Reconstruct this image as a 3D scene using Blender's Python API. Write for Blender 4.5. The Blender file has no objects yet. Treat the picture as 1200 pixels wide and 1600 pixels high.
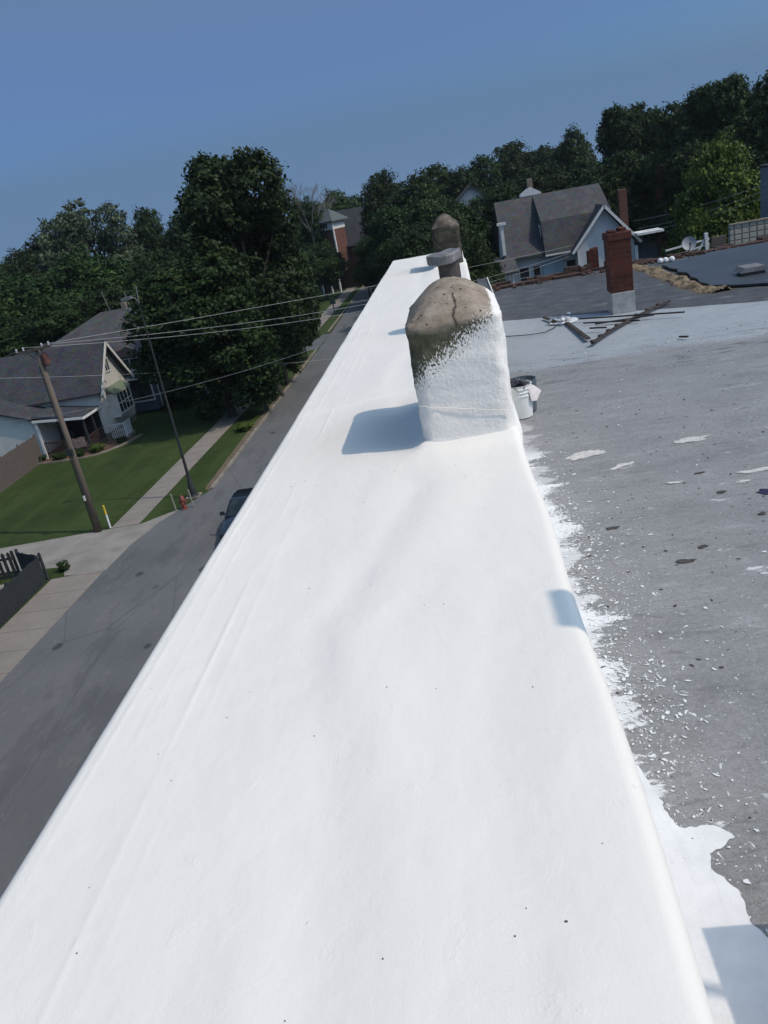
import bpy, math, random
import numpy as np
from mathutils import Vector, Matrix, noise
random.seed(7)
D = bpy.data
SC = bpy.context.scene
COL = SC.collection
R_ = math.radians

# ---------------------------------------------------------------- camera
F = 1238.467
CAMR = Matrix(((0.9819953492618657, 0.13892569863588408, 0.12800306358286034),
               (0.06626557802090485, 0.38121321288430654, -0.9221091906558462),
               (-0.17690112265788946, 0.913989133732429, 0.36514361040749777)))
cam = D.cameras.new("camera")
cam.sensor_fit = 'VERTICAL'
cam.sensor_height = 36.0
cam.lens = F / 1600 * 36
cam.clip_end = 3000
cam.clip_start = 0.05
co = D.objects.new("camera", cam)
COL.objects.link(co)
co.matrix_world = CAMR.to_4x4()
SC.camera = co
SC.render.resolution_x = 768
SC.render.resolution_y = 1024

# ---------------------------------------------------------------- light
SUN_EL = R_(52)
SUN_AZ = R_(-17)                      # from +X towards +Y
sdir = Vector((math.cos(SUN_EL)*math.cos(SUN_AZ), math.cos(SUN_EL)*math.sin(SUN_AZ), math.sin(SUN_EL)))
sun = D.lights.new("sun", 'SUN')
sun.energy = 2.3
sun.angle = R_(0.55)
sun.color = (1.0, 0.85, 0.70)
so = D.objects.new("sun", sun)
so.rotation_euler = sdir.to_track_quat('Z', 'Y').to_euler()
so.location = (20, 0, 30)
COL.objects.link(so)
W = D.worlds.new("World")
SC.world = W
W.use_nodes = True
nt = W.node_tree
nt.nodes.clear()
sky = nt.nodes.new('ShaderNodeTexSky')
sky.sky_type = 'NISHITA'
sky.sun_disc = False
sky.sun_elevation = SUN_EL
sky.sun_rotation = math.pi/2 - SUN_AZ
sky.air_density = 0.5
sky.dust_density = 5.0
sky.ozone_density = 7.0
sky.altitude = 300
mixc = nt.nodes.new('ShaderNodeMix'); mixc.data_type = 'RGBA'; mixc.blend_type = 'MULTIPLY'
mixc.inputs[0].default_value = 1.0
mixc.inputs[7].default_value = (0.74, 0.94, 1.0, 1)
bg = nt.nodes.new('ShaderNodeBackground')
bg.inputs[1].default_value = 0.15
wo = nt.nodes.new('ShaderNodeOutputWorld')
nt.links.new(sky.outputs[0], mixc.inputs[6])
hz = nt.nodes.new('ShaderNodeMix'); hz.data_type = 'RGBA'; hz.blend_type = 'LIGHTEN'
hz.inputs[0].default_value = 1.0
hz.inputs[7].default_value = (0.83, 1.46, 2.48, 1)      # the even veil of a hazy summer sky
nt.links.new(mixc.outputs[2], hz.inputs[6])
nt.links.new(hz.outputs[2], bg.inputs[0])
nt.links.new(bg.outputs[0], wo.inputs[0])
SC.view_settings.view_transform = 'Standard'
SC.view_settings.look = 'None'
SC.view_settings.exposure = 0.0
SC.view_settings.gamma = 1.0
SC.render.engine = 'CYCLES'
SC.cycles.max_bounces = 5
SC.cycles.diffuse_bounces = 3

# ---------------------------------------------------------------- survey helpers (pixel of the photo -> surveyed point)
GZ = -12.5      # street level
RZ = -2.2       # flat roof level
PZ = -1.3       # parapet top level
def _ray(x, y):
    return CAMR @ Vector((x-600, -(y-800), -F))
def onz(x, y, z):
    r = _ray(x, y); return r * (z / r.z)
def ony(x, y, Y):
    r = _ray(x, y); return r * (Y / r.y)
def G(x, y): return onz(x, y, GZ)
def Rf(x, y): return onz(x, y, RZ)

# ---------------------------------------------------------------- materials
def _n(t, k, **kw):
    n = t.nodes.new(k)
    for a, v in kw.items(): setattr(n, a, v)
    return n
class Mat:
    def __init__(s, name, rough=0.8, spec=0.3, metal=0.0, off=None):
        s.m = D.materials.new(name); s.m.use_nodes = True
        s.t = s.m.node_tree; s.t.nodes.clear()
        s.b = _n(s.t, 'ShaderNodeBsdfPrincipled')
        s.o = _n(s.t, 'ShaderNodeOutputMaterial')
        s.t.links.new(s.b.outputs[0], s.o.inputs[0])
        s.b.inputs['Roughness'].default_value = rough
        s.b.inputs['Specular IOR Level'].default_value = spec
        s.b.inputs['Metallic'].default_value = metal
        tc = _n(s.t, 'ShaderNodeTexCoord'); s.co = tc.outputs['Object']
        if off:
            mp = _n(s.t, 'ShaderNodeMapping'); mp.inputs['Location'].default_value = off; s.t.links.new(s.co, mp.inputs[0]); s.co = mp.outputs[0]
        s.bump_in = None
    def L(s, a, b): s.t.links.new(a, b)
    def mapped(s, scale=(1,1,1), rot=(0,0,0)):
        mp = _n(s.t, 'ShaderNodeMapping'); mp.inputs['Scale'].default_value = scale; mp.inputs['Rotation'].default_value = rot
        s.L(s.co, mp.inputs[0]); return mp.outputs[0]
    def noise(s, scale, detail=4, rough=0.55, co=None, dist=0.0):
        n = _n(s.t, 'ShaderNodeTexNoise')
        n.inputs['Scale'].default_value = scale; n.inputs['Detail'].default_value = detail
        n.inputs['Roughness'].default_value = rough; n.inputs['Distortion'].default_value = dist
        s.L(co or s.co, n.inputs['Vector']); return n.outputs['Fac']
    def voro(s, scale, co=None, feat='F1', out='Distance', rnd=1.0):
        n = _n(s.t, 'ShaderNodeTexVoronoi'); n.feature = feat
        n.inputs['Scale'].default_value = scale; n.inputs['Randomness'].default_value = rnd
        s.L(co or s.co, n.inputs['Vector']); return n.outputs[out]
    def ramp(s, fac, stops, interp='LINEAR'):
        r = _n(s.t, 'ShaderNodeValToRGB'); cr = r.color_ramp; cr.interpolation = interp
        while len(cr.elements) < len(stops): cr.elements.new(0.5)
        for e, (p, c) in zip(cr.elements, stops):
            e.position = p
            e.color = (c, c, c, 1) if isinstance(c, (int, float)) else (*c, 1)
        s.L(fac, r.inputs[0]); return r.outputs[0]
    def mix(s, fac, a, b, mode='MIX'):
        m = _n(s.t, 'ShaderNodeMix'); m.data_type = 'RGBA'; m.blend_type = mode
        for i, v in ((0, fac), (6, a), (7, b)):
            if isinstance(v, (int, float)): m.inputs[i].default_value = v if i == 0 else (v, v, v, 1)
            elif isinstance(v, tuple): m.inputs[i].default_value = (*v, 1)
            else: s.L(v, m.inputs[i])
        return m.outputs[2]
    def math(s, op, a, b=0.0, c=0.0, clamp=False):
        m = _n(s.t, 'ShaderNodeMath', operation=op); m.use_clamp = clamp
        for i, v in enumerate((a, b, c)):
            if isinstance(v, (int, float)): m.inputs[i].default_value = v
            else: s.L(v, m.inputs[i])
        return m.outputs[0]
    def xyz(s):
        n = _n(s.t, 'ShaderNodeSeparateXYZ'); s.L(s.co, n.inputs[0]); return n.outputs
    def attr(s, name):
        n = _n(s.t, 'ShaderNodeAttribute'); n.attribute_name = name; return n.outputs['Fac']
    def color(s, c):
        if isinstance(c, tuple): s.b.inputs['Base Color'].default_value = (*c, 1)
        else: s.L(c, s.b.inputs['Base Color'])
    def bump(s, h, strength=0.5, dist=0.02):
        n = _n(s.t, 'ShaderNodeBump'); n.inputs['Strength'].default_value = strength; n.inputs['Distance'].default_value = dist
        s.L(h, n.inputs['Height'])
        if s.bump_in is not None: s.L(s.bump_in, n.inputs['Normal'])
        s.bump_in = n.outputs[0]; s.L(n.outputs[0], s.b.inputs['Normal'])
    def rough(s, v): s.L(v, s.b.inputs['Roughness'])

def simple(name, c1, c2=None, scale=3.0, rough=0.8, spec=0.3, bump=0.0, bscale=40, metal=0, detail=5, dist=0.01, stretch=None):
    m = Mat(name, rough, spec, metal)
    c2 = c2 or tuple(v*0.75 for v in c1)
    co = m.mapped(stretch) if stretch else None
    n = m.noise(scale, detail, co=co)
    m.color(m.ramp(n, [(0.3, c1), (0.7, c2)]))
    if bump: m.bump(m.noise(bscale, 4), bump, dist)
    return m.m

def siding(name, c, pitch=0.18, strength=0.6, c2=None, vert=False):
    m = Mat(name, 0.55, 0.3)
    x = m.xyz()
    ax = x[0] if vert else x[2]
    saw = m.math('FRACT', m.math('DIVIDE', ax, pitch))
    n = m.noise(1.3, 4)
    c2 = c2 or tuple(v*0.86 for v in c)
    base = m.ramp(n, [(0.35, c), (0.7, c2)])
    line = m.ramp(saw, [(0.0, 0.72), (0.12, 1.0)])
    m.color(m.mix(1.0, base, line, 'MULTIPLY'))
    m.bump(saw, strength, 0.02)
    return m.m
def shingle(name, c1, c2):
    m = Mat(name, 0.9, 0.2)
    x = m.xyz()
    n = m.noise(0.9, 5); n2 = m.noise(14, 3)
    b = m.ramp(n, [(0.3, c1), (0.7, c2)])
    v = m.voro(4.2, m.mapped((1, 1, 2.2)), out='Color')
    b = m.mix(0.28, b, v, 'SOFT_LIGHT')
    row = m.math('FRACT', m.math('DIVIDE', x[2], 0.14))
    line = m.ramp(row, [(0.0, 0.8), (0.2, 1.0)])
    m.color(m.mix(1.0, m.mix(0.5, b, m.ramp(n2, [(0.3, 0.75), (0.7, 1.0)]), 'MULTIPLY'), line, 'MULTIPLY'))
    m.bump(row, 0.4, 0.02); m.bump(n2, 0.3, 0.02)
    return m.m
def brickmat(name, c1, c2, mortar, bw=0.2, bh=0.067, stain=True):
    m = Mat(name, 0.9, 0.2)
    x = m.xyz()
    cb = _n(m.t, 'ShaderNodeCombineXYZ')
    m.L(m.math('ADD', x[0], x[1]), cb.inputs[0]); m.L(x[2], cb.inputs[1])
    bt = _n(m.t, 'ShaderNodeTexBrick')
    m.L(cb.outputs[0], bt.inputs['Vector'])
    bt.inputs['Scale'].default_value = 1.0
    bt.inputs['Brick Width'].default_value = bw; bt.inputs['Row Height'].default_value = bh
    bt.inputs['Mortar Size'].default_value = 0.006; bt.inputs['Mortar Smooth'].default_value = 0.3
    bt.inputs['Color1'].default_value = (*c1, 1); bt.inputs['Color2'].default_value = (*c2, 1); bt.inputs['Mortar'].default_value = (*mortar, 1)
    n = m.noise(7, 5)
    col = m.mix(0.6, bt.outputs[0], m.ramp(n, [(0.3, 0.45), (0.65, 1.0)]), 'MULTIPLY')
    m.color(col)
    m.bump(m.math('SUBTRACT', 1.0, bt.outputs[1]), 0.6, 0.008); m.bump(m.noise(60, 3), 0.4, 0.006)
    return m.m

M = {}
# white roof coating
m = Mat('white_coating', 0.55, 0.22, off=(0, 8, -12.5))
n1 = m.noise(1.1, 4, co=m.mapped((1.6, 0.5, 1)))
base = m.ramp(n1, [(0.3, (0.800, 0.765, 0.705)), (0.7, (0.770, 0.737, 0.682))])
sp = m.voro(7.0)
spk = m.ramp(sp, [(0.012, 1.0), (0.02, 0.0)])
spm = m.ramp(m.noise(0.9, 2), [(0.52, 0.0), (0.56, 1.0)])
m.color(m.mix(m.math('MULTIPLY', spk, spm), base, (0.12, 0.11, 0.10)))
m.bump(m.noise(2.2, 4, 0.5, co=m.mapped((1.0, 0.6, 1))), 0.28, 0.06)
m.bump(m.noise(170, 3, 0.6), 0.22, 0.0025)
m.bump(m.noise(11, 5, 0.6, dist=0.8), 0.16, 0.012)
lapb = m.noise(16, 4, co=m.mapped((3.0, 0.16, 1), (0, 0, R_(2))))
m.bump(lapb, 0.06, 0.006)
chips = m.ramp(m.voro(9.0, m.mapped((1, 0.8, 1))), [(0.02, 1.0), (0.05, 0.0)])
m.bump(chips, 0.5, 0.004)
gr = m.ramp(m.noise(5, 6, 0.7, dist=1.0), [(0.60, 0.0), (0.72, 1.0)])
m.bump(m.math('MULTIPLY', gr, m.noise(60, 4, 0.7)), 0.35, 0.005)
M['white'] = m.m
# flat roof, one sheet with its coats
m = Mat('roof_coating', 0.62, 0.35, off=(0, 8, -12.5))
x = m.xyz()
nb = m.noise(0.45, 5); nf = m.noise(150, 4, 0.7); nm = m.noise(2.2, 8, 0.74, co=m.mapped((0.6, 1.0, 1)))
near = m.ramp(nm, [(0.25, (0.225, 0.228, 0.23)), (0.45, (0.30, 0.302, 0.303)), (0.6, (0.335, 0.337, 0.338)), (0.8, (0.40, 0.402, 0.405))])
silver = m.ramp(nm, [(0.3, (0.36, 0.395, 0.42)), (0.55, (0.42, 0.455, 0.485)), (0.75, (0.48, 0.51, 0.535))])
dark = m.ramp(m.noise(3.5, 7, 0.7), [(0.3, (0.055, 0.057, 0.06)), (0.55, (0.095, 0.097, 0.102)), (0.8, (0.17, 0.17, 0.175))])
ys = m.math('ADD', x[1], m.math('MULTIPLY', m.math('SUBTRACT', m.noise(0.8, 5), 0.5), 0.9))
col = m.mix(m.ramp(m.math('SUBTRACT', ys, 9.25, clamp=True), [(0.0, 0.0), (0.35, 1.0)]), near, silver)
edge2 = m.math('SUBTRACT', m.math('ADD', x[1], m.math('MULTIPLY', x[0], 0.56)), 13.50)
edge2 = m.math('ADD', edge2, m.math('MULTIPLY', m.math('SUBTRACT', m.noise(6, 3), 0.5), 0.08))
col = m.mix(m.ramp(edge2, [(0.0, 0.0), (0.02, 1.0)]), col, dark)
# grain
col = m.mix(0.55, col, m.ramp(nf, [(0.36, 0.42), (0.62, 1.0)]), 'MULTIPLY')
# dirt streaks where the two coats meet
dirt = m.math('MULTIPLY', m.ramp(m.noise(3.0, 6, 0.7, co=m.mapped((0.7, 2.4, 1))), [(0.56, 0.0), (0.64, 1.0)]),
              m.ramp(m.math('ABSOLUTE', m.math('SUBTRACT', x[1], 9.1)), [(0.1, 0.8), (0.95, 0.0)]))
col = m.mix(dirt, col, (0.075, 0.075, 0.075))
# scuffs and old brush lanes, footworn grime
scf = m.ramp(m.noise(7, 7, 0.75, co=m.mapped((0.5, 2.2, 1), (0, 0, 0.12)), dist=0.5), [(0.55, 0.0), (0.66, 0.55)])
col = m.mix(scf, col, (0.13, 0.13, 0.13))
pal = m.ramp(m.noise(3.2, 7, 0.72, co=m.mapped((0.5, 1.6, 1), (0, 0, -0.1))), [(0.57, 0.0), (0.66, 0.40)])
col = m.mix(pal, col, (0.42, 0.43, 0.44))
grn = m.noise(48, 5, 0.8)
col = m.mix(0.5, col, m.ramp(grn, [(0.36, 0.5), (0.6, 1.0)]), 'MULTIPLY')
# paint: splashes dense along the parapet
dpar = m.math('SUBTRACT', x[0], 0.41)
dens = m.ramp(dpar, [(0.0, 1.0), (0.12, 0.8), (0.4, 0.4), (0.8, 0.0)])
yfade = m.ramp(m.math('DIVIDE', x[1], 10.0), [(0.0, 1.0), (0.3, 0.85), (0.6, 0.45), (0.9, 0.0)])
dens = m.math('MULTIPLY', dens, yfade)
wob = m.noise(9, 4)
big = m.noise(26, 5, 0.7, co=m.mapped((1.4, 0.8, 1)), dist=0.6)
spl = m.math('ADD', m.math('MULTIPLY', big, 1.0), m.math('MULTIPLY', m.math('SUBTRACT', dens, 1.0), 0.16))
spl = m.math('ADD', spl, m.math('MULTIPLY', m.math('SUBTRACT', wob, 0.5), 0.35))
sm = m.ramp(spl, [(0.565, 0.0), (0.578, 1.0)])
drops = m.ramp(m.voro(34), [(0.10, 1.0), (0.13, 0.0)])
dropm = m.math('MULTIPLY', drops, m.ramp(m.math('ADD', m.noise(6, 3), m.math('MULTIPLY', dens, 0.30)), [(0.62, 0.0), (0.66, 1.0)]))
smear = m.ramp(m.math('ADD', m.noise(4.0, 6, 0.7, co=m.mapped((0.8, 1.8, 1))), m.math('MULTIPLY', m.ramp(dpar, [(0.0, 1.0), (0.16, 0.0)]), 0.22)), [(0.64, 0.0), (0.69, 1.0)])
smear = m.math('MULTIPLY', smear, yfade)
ovr = m.math('ADD', m.math('MULTIPLY', m.math('SUBTRACT', 0.10, dpar), 2.2), m.math('MULTIPLY', m.math('SUBTRACT', m.noise(3.1, 3, co=m.mapped((0.3, 1, 1))), 0.60), 2.6))
ovr = m.math('ADD', ovr, m.math('MULTIPLY', m.math('SUBTRACT', m.noise(48, 5, 0.75), 0.5), 1.3))
smear = m.math('MAXIMUM', smear, m.math('MULTIPLY', m.ramp(ovr, [(0.0, 0.0), (0.06, 1.0)]), m.ramp(m.math('DIVIDE', x[1], 10.0), [(0.62, 1.0), (0.68, 0.0)])))
wm = m.math('MAXIMUM', m.math('MAXIMUM', sm, dropm), smear)
col = m.mix(wm, col, (0.72, 0.73, 0.74))
# old flecks of black tar, sparse, everywhere
tar = m.math('MULTIPLY', m.ramp(m.voro(5.0, m.mapped((1, 1.6, 1))), [(0.05, 1.0), (0.075, 0.0)]), m.ramp(m.noise(1.7, 2), [(0.50, 0.0), (0.56, 1.0)]))
col = m.mix(tar, col, (0.035, 0.035, 0.04))
m.color(col)
m.bump(nf, 0.5, 0.004); m.bump(m.noise(3, 5), 0.25, 0.02); m.bump(wm, 0.4, 0.004)
M['roof'] = m.m

# painted / unpainted chimney
def chimneymat(name, painted):
    m = Mat(name, 0.85, 0.2, off=(0, 8, -12.5))
    x = m.xyz()
    n = m.noise(9, 6, 0.65); nf = m.noise(60, 4)
    conc = m.ramp(n, [(0.3, (0.175, 0.14, 0.104)), (0.5, (0.28, 0.23, 0.178)), (0.7, (0.38, 0.325, 0.262))])
    pits = m.ramp(m.math('ADD', m.voro(24, m.mapped((1, 0.8, 1))), m.math('MULTIPLY', m.math('SUBTRACT', m.noise(25, 3), 0.5), 0.22)), [(0.13, 1.0), (0.19, 0.0)])
    pm = m.ramp(m.noise(7, 2), [(0.44, 0.0), (0.47, 1.0)])
    pits = m.math('MULTIPLY', pits, pm)
    conc = m.mix(pits, conc, (0.03, 0.025, 0.02))
    ww = m.math('ABSOLUTE', m.math('SUBTRACT', x[0], m.math('ADD', -0.02, m.math('MULTIPLY', m.math('SUBTRACT', m.noise(11, 3), 0.5), 0.07))))
    crack = m.math('MULTIPLY', m.ramp(ww, [(0.004, 1.0), (0.009, 0.0)]), m.ramp(m.noise(6, 2), [(0.45, 0.0), (0.5, 1.0)]))
    if painted: conc = m.mix(m.math('MULTIPLY', crack, 0.85), conc, (0.04, 0.03, 0.025))
    moss = m.ramp(m.noise(14, 5), [(0.35, (0.055, 0.055, 0.030)), (0.65, (0.13, 0.125, 0.085))])
    zm = m.math('ADD', m.math('SUBTRACT', -0.655, x[2]), m.math('MULTIPLY', m.math('SUBTRACT', m.noise(8, 4), 0.5), 0.09))
    col = m.mix(m.ramp(zm, [(0.0, 0.0), (0.035, 1.0)]), conc, moss)
    if painted:
        # white paint from below: boundary climbs to the right side
        ed = m.math('ADD', m.math('SUBTRACT', -0.935, x[2]), m.math('MULTIPLY', m.math('ADD', x[0], 0.29), 0.60))
        xr = m.ramp(m.math('SUBTRACT', x[0], 0.165, clamp=True), [(0.0, 0.0), (0.035, 1.0)])
        ed = m.math('ADD', ed, m.math('MULTIPLY', xr, 0.22))
        ed = m.math('ADD', ed, m.math('MULTIPLY', m.math('SUBTRACT', m.noise(4, 3), 0.5), 0.14))
        speck = m.math('MULTIPLY', m.math('SUBTRACT', m.noise(120, 4, 0.7, co=m.mapped((1.0, 1.0, 0.55), (0, 0.5, 0))), 0.5), 0.55)
        pmk = m.ramp(m.math('ADD', ed, speck), [(0.0, 0.0), (0.012, 1.0)])
        wht = m.ramp(m.noise(6, 3), [(0.3, (0.83, 0.80, 0.75)), (0.7, (0.78, 0.755, 0.71))])
        col = m.mix(pmk, col, wht)
        m.bump(pmk, 0.3, 0.003)
    else:
        band = m.ramp(m.math('ADD', x[2], m.math('MULTIPLY', n, 0.2)), [(0.0, 0.35), (1.0, 1.0)])
        col = m.mix(m.ramp(m.noise(5, 5), [(0.38, 0.45), (0.6, 0.9)]), col, (0.04, 0.034, 0.030))
    m.color(col)
    m.bump(n, 0.35, 0.02); m.bump(nf, 0.6, 0.006); m.bump(m.math('SUBTRACT', 1.0, pits), 0.35, 0.008)
    m.bump(m.noise(26, 5, 0.65, co=m.mapped((1, 1, 0.6))), 0.28, 0.008)
    return m.m
M['chim'] = chimneymat('painted_chimney', True)
M['chim2'] = chimneymat('bare_chimney', False)
M['brick'] = brickmat('red_brick', (0.125, 0.040, 0.028), (0.07, 0.026, 0.020), (0.085, 0.05, 0.04))
M['brick2'] = brickmat('house_brick', (0.17, 0.07, 0.05), (0.12, 0.05, 0.038), (0.2, 0.15, 0.12))
M['paint'] = simple('splashed_paint', (0.78, 0.79, 0.80), (0.68, 0.69, 0.70), 9, 0.5, 0.3, 0.3, 60)
M['scrap'] = simple('dusty_paint', (0.62, 0.60, 0.57), (0.42, 0.41, 0.40), 22, 0.7, 0.3, 0.5, 60)
M['membrane'] = simple('black_membrane', (0.035, 0.042, 0.05), (0.055, 0.064, 0.074), 1.5, 0.45, 0.4, 0.3, 9, dist=0.03)
M['flash'] = simple('dark_flashing', (0.055, 0.058, 0.062), (0.09, 0.092, 0.095), 4, 0.7, 0.3, 0.3, 30)
M['clay'] = simple('clay_coping', (0.12, 0.06, 0.045), (0.05, 0.042, 0.04), 7, 0.9, 0.2, 0.5, 30)
M['foam'] = simple('aged_foam', (0.33, 0.25, 0.15), (0.12, 0.10, 0.085), 13, 0.9, 0.2, 1.0, 30, dist=0.05)
M['rubble'] = simple('broken_masonry', (0.10, 0.055, 0.042), (0.05, 0.045, 0.042), 3, 0.95, 0.2, 0.8, 20, dist=0.03)
M['metal'] = simple('galvanised_metal', (0.26, 0.255, 0.25), (0.14, 0.135, 0.135), 9, 0.6, 0.4, 0.3, 30, metal=0.3)
M['pipe'] = simple('sooty_pipe', (0.045, 0.042, 0.042), (0.09, 0.075, 0.065), 12, 0.7, 0.3, 0.4, 30)
M['wood_grey'] = simple('weathered_wood', (0.14, 0.115, 0.10), (0.075, 0.062, 0.055), 6, 0.9, 0.2, 0.4, 30, stretch=(6, 6, 0.6))
M['lath'] = simple('old_lath', (0.075, 0.06, 0.052), (0.035, 0.03, 0.028), 12, 0.9, 0.2, 0.4, 40)
M['pole'] = simple('pole_wood', (0.17, 0.135, 0.105), (0.095, 0.078, 0.065), 5, 0.9, 0.2, 0.5, 30, stretch=(8, 8, 0.4))
M['wood_dark'] = simple('dark_stained_wood', (0.038, 0.042, 0.045), (0.022, 0.026, 0.028), 5, 0.8, 0.3, 0.4, 30, stretch=(8, 8, 0.6))
M['asphalt'] = None
m = Mat('asphalt', 0.75, 0.35)
nb = m.noise(0.25, 5); nf = m.noise(9, 5, 0.7)
c = m.ramp(nb, [(0.3, (0.105, 0.107, 0.108)), (0.5, (0.122, 0.124, 0.125)), (0.7, (0.145, 0.145, 0.145))])
c = m.mix(0.4, c, m.ramp(nf, [(0.3, 0.7), (0.65, 1.0)]), 'MULTIPLY')
track = m.noise(0.9, 3, co=m.mapped((1.0, 0.04, 1)))
c = m.mix(m.ramp(track, [(0.42, 0.0), (0.62, 0.30)]), c, (0.15, 0.147, 0.143))
oil = m.math('MULTIPLY', m.ramp(m.voro(0.55, m.mapped((1.3, 1, 1))), [(0.10, 1.0), (0.16, 0.0)]), m.ramp(m.noise(0.3, 2), [(0.46, 0.0), (0.52, 0.75)]))
c = m.mix(oil, c, (0.03, 0.03, 0.032))
cr = m.ramp(m.voro(0.16, feat='DISTANCE_TO_EDGE', co=m.mapped((1, 0.3, 1))), [(0.0008, 0.35), (0.002, 0.0)])
c = m.mix(cr, c, (0.03, 0.03, 0.03))
pt = m.ramp(m.noise(0.55, 6, 0.7, co=m.mapped((1.4, 0.35, 1))), [(0.55, 0.0), (0.58, 0.35)])
c = m.mix(pt, c, (0.065, 0.066, 0.068))
gritty = m.ramp(m.noise(2.6, 7, 0.75, co=m.mapped((1.0, 0.4, 1))), [(0.56, 0.0), (0.7, 0.5)])
c = m.mix(gritty, c, (0.20, 0.185, 0.165))
m.color(c); m.bump(nf, 0.3, 0.02)
M['asphalt'] = m.m
def concmat(name, c1, c2, joint=1.5):
    m = Mat(name, 0.85, 0.25)
    x = m.xyz()
    c = m.ramp(m.noise(0.8, 6, 0.65), [(0.3, c1), (0.7, c2)])
    c = m.mix(0.35, c, m.ramp(m.noise(12, 4), [(0.3, 0.7), (0.7, 1.0)]), 'MULTIPLY')
    j = m.math('ABSOLUTE', m.math('SUBTRACT', m.math('FRACT', m.math('DIVIDE', x[1], joint)), 0.5))
    c = m.mix(m.ramp(j, [(0.012, 0.65), (0.02, 0.0)]), c, tuple(v*0.45 for v in c2))
    m.color(c); m.bump(m.noise(20, 4), 0.2, 0.02)
    return m.m
M['walk'] = concmat('sidewalk_concrete', (0.27, 0.235, 0.205), (0.21, 0.185, 0.165))
M['gravel'] = simple('gravel_drive', (0.30, 0.28, 0.25), (0.20, 0.185, 0.165), 0.9, 0.95, 0.2, 0.7, 14, detail=8, dist=0.05)
M['kerb'] = simple('kerb_concrete', (0.27, 0.24, 0.20), (0.17, 0.14, 0.11), 1.5, 0.9, 0.2, 0.3, 20)
m = Mat('lawn', 0.9, 0.15)
c = m.ramp(m.noise(0.35, 6, 0.6), [(0.3, (0.030, 0.049, 0.013)), (0.5, (0.041, 0.066, 0.017)), (0.7, (0.058, 0.084, 0.024))])
st = m.noise(1.0, 2, co=m.mapped((0.9, 0.08, 1), (0, 0, R_(38))))
c = m.mix(m.ramp(st, [(0.42, 0.0), (0.56, 0.55)]), c, (0.062, 0.094, 0.026))
dry = m.ramp(m.noise(1.1, 6, 0.7), [(0.56, 0.0), (0.72, 0.7)])
c = m.mix(dry, c, (0.095, 0.095, 0.040))
c = m.mix(0.6, c, m.ramp(m.noise(18, 4, 0.7), [(0.3, 0.55), (0.7, 1.0)]), 'MULTIPLY')
m.color(c); m.bump(m.noise(30, 4, 0.7), 0.9, 0.06)
M['grass'] = m.m
def leafmat(name, dark, light, yel=None):
    m = Mat(name, 0.62, 0.22)
    a = m.attr('tint')
    c = m.ramp(a, [(0.0, dark), (0.75, light), (1.0, yel or tuple(min(1, v*1.4) for v in light))])
    cl = m.ramp(m.noise(5.0, 3), [(0.35, 0.62), (0.65, 1.0)])
    oi = _n(m.t, 'ShaderNodeObjectInfo')
    hv = _n(m.t, 'ShaderNodeHueSaturation')
    m.L(m.math('ADD', 0.485, m.math('MULTIPLY', oi.outputs['Random'], 0.03)), hv.inputs['Hue'])
    m.L(m.math('ADD', 0.80, m.math('MULTIPLY', oi.outputs['Random'], 0.4)), hv.inputs['Value'])
    m.L(m.mix(0.8, c, cl, 'MULTIPLY'), hv.inputs['Color'])
    m.color(hv.outputs[0])
    tr = _n(m.t, 'ShaderNodeBsdfTranslucent'); m.L(hv.outputs[0], tr.inputs[0])
    mx = _n(m.t, 'ShaderNodeMixShader'); mx.inputs[0].default_value = 0.18
    m.L(m.b.outputs[0], mx.inputs[1]); m.L(tr.outputs[0], mx.inputs[2]); m.L(mx.outputs[0], m.o.inputs[0])
    return m.m
M['leaf'] = leafmat('maple_leaves', (0.011, 0.025, 0.007), (0.036, 0.068, 0.016), (0.075, 0.115, 0.03))
M['leaf_mid'] = leafmat('mid_leaves', (0.016, 0.038, 0.009), (0.050, 0.090, 0.022), (0.09, 0.14, 0.035))
M['leaf_light'] = leafmat('light_leaves', (0.045, 0.080, 0.016), (0.14, 0.20, 0.036), (0.21, 0.27, 0.05))
M['leaf_olive'] = leafmat('hazed_leaves', (0.045, 0.065, 0.035), (0.10, 0.13, 0.07))  # paler tone puts distance haze into the leaf colour
M['bark'] = simple('bark', (0.075, 0.062, 0.050), (0.045, 0.038, 0.03), 4, 0.95, 0.15, 0.6, 18, stretch=(4, 4, 0.6))
M['bark_pale'] = simple('pale_bark', (0.22, 0.20, 0.18), (0.15, 0.13, 0.12), 4, 0.9)
M['sid_white'] = siding('white_siding', (0.70, 0.69, 0.65))
M['sid_blue'] = siding('pale_blue_siding', (0.62, 0.65, 0.67), 0.2)
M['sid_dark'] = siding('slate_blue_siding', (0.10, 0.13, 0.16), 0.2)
M['sid_grey'] = siding('grey_siding', (0.20, 0.23, 0.27), 0.2)
M['trim'] = simple('white_trim', (0.72, 0.72, 0.70), (0.62, 0.62, 0.60), 3, 0.5)
M['shing'] = shingle('grey_shingles', (0.062, 0.062, 0.067), (0.092, 0.090, 0.093))
M['shing_b'] = shingle('dark_shingles', (0.068, 0.070, 0.078), (0.046, 0.048, 0.056))
m = Mat('window_glass', 0.08, 0.6)
m.color(m.ramp(m.noise(1.2, 2), [(0.4, (0.012, 0.017, 0.02)), (0.6, (0.03, 0.042, 0.045))]))
M['glass'] = m.m
M['dark'] = simple('porch_shade', (0.012, 0.013, 0.014), (0.02, 0.018, 0.017), 3, 0.9)  # near-black tone for the shade under the porch roof
M['green_trim'] = simple('sage_trim', (0.18, 0.22, 0.15), (0.14, 0.17, 0.12), 4, 0.7)
M['red'] = simple('red_paint', (0.24, 0.06, 0.045), (0.16, 0.045, 0.035), 8, 0.45, 0.4)
M['yellow'] = simple('yellow_paint', (0.62, 0.45, 0.04), (0.5, 0.36, 0.03), 8, 0.5)
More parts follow.
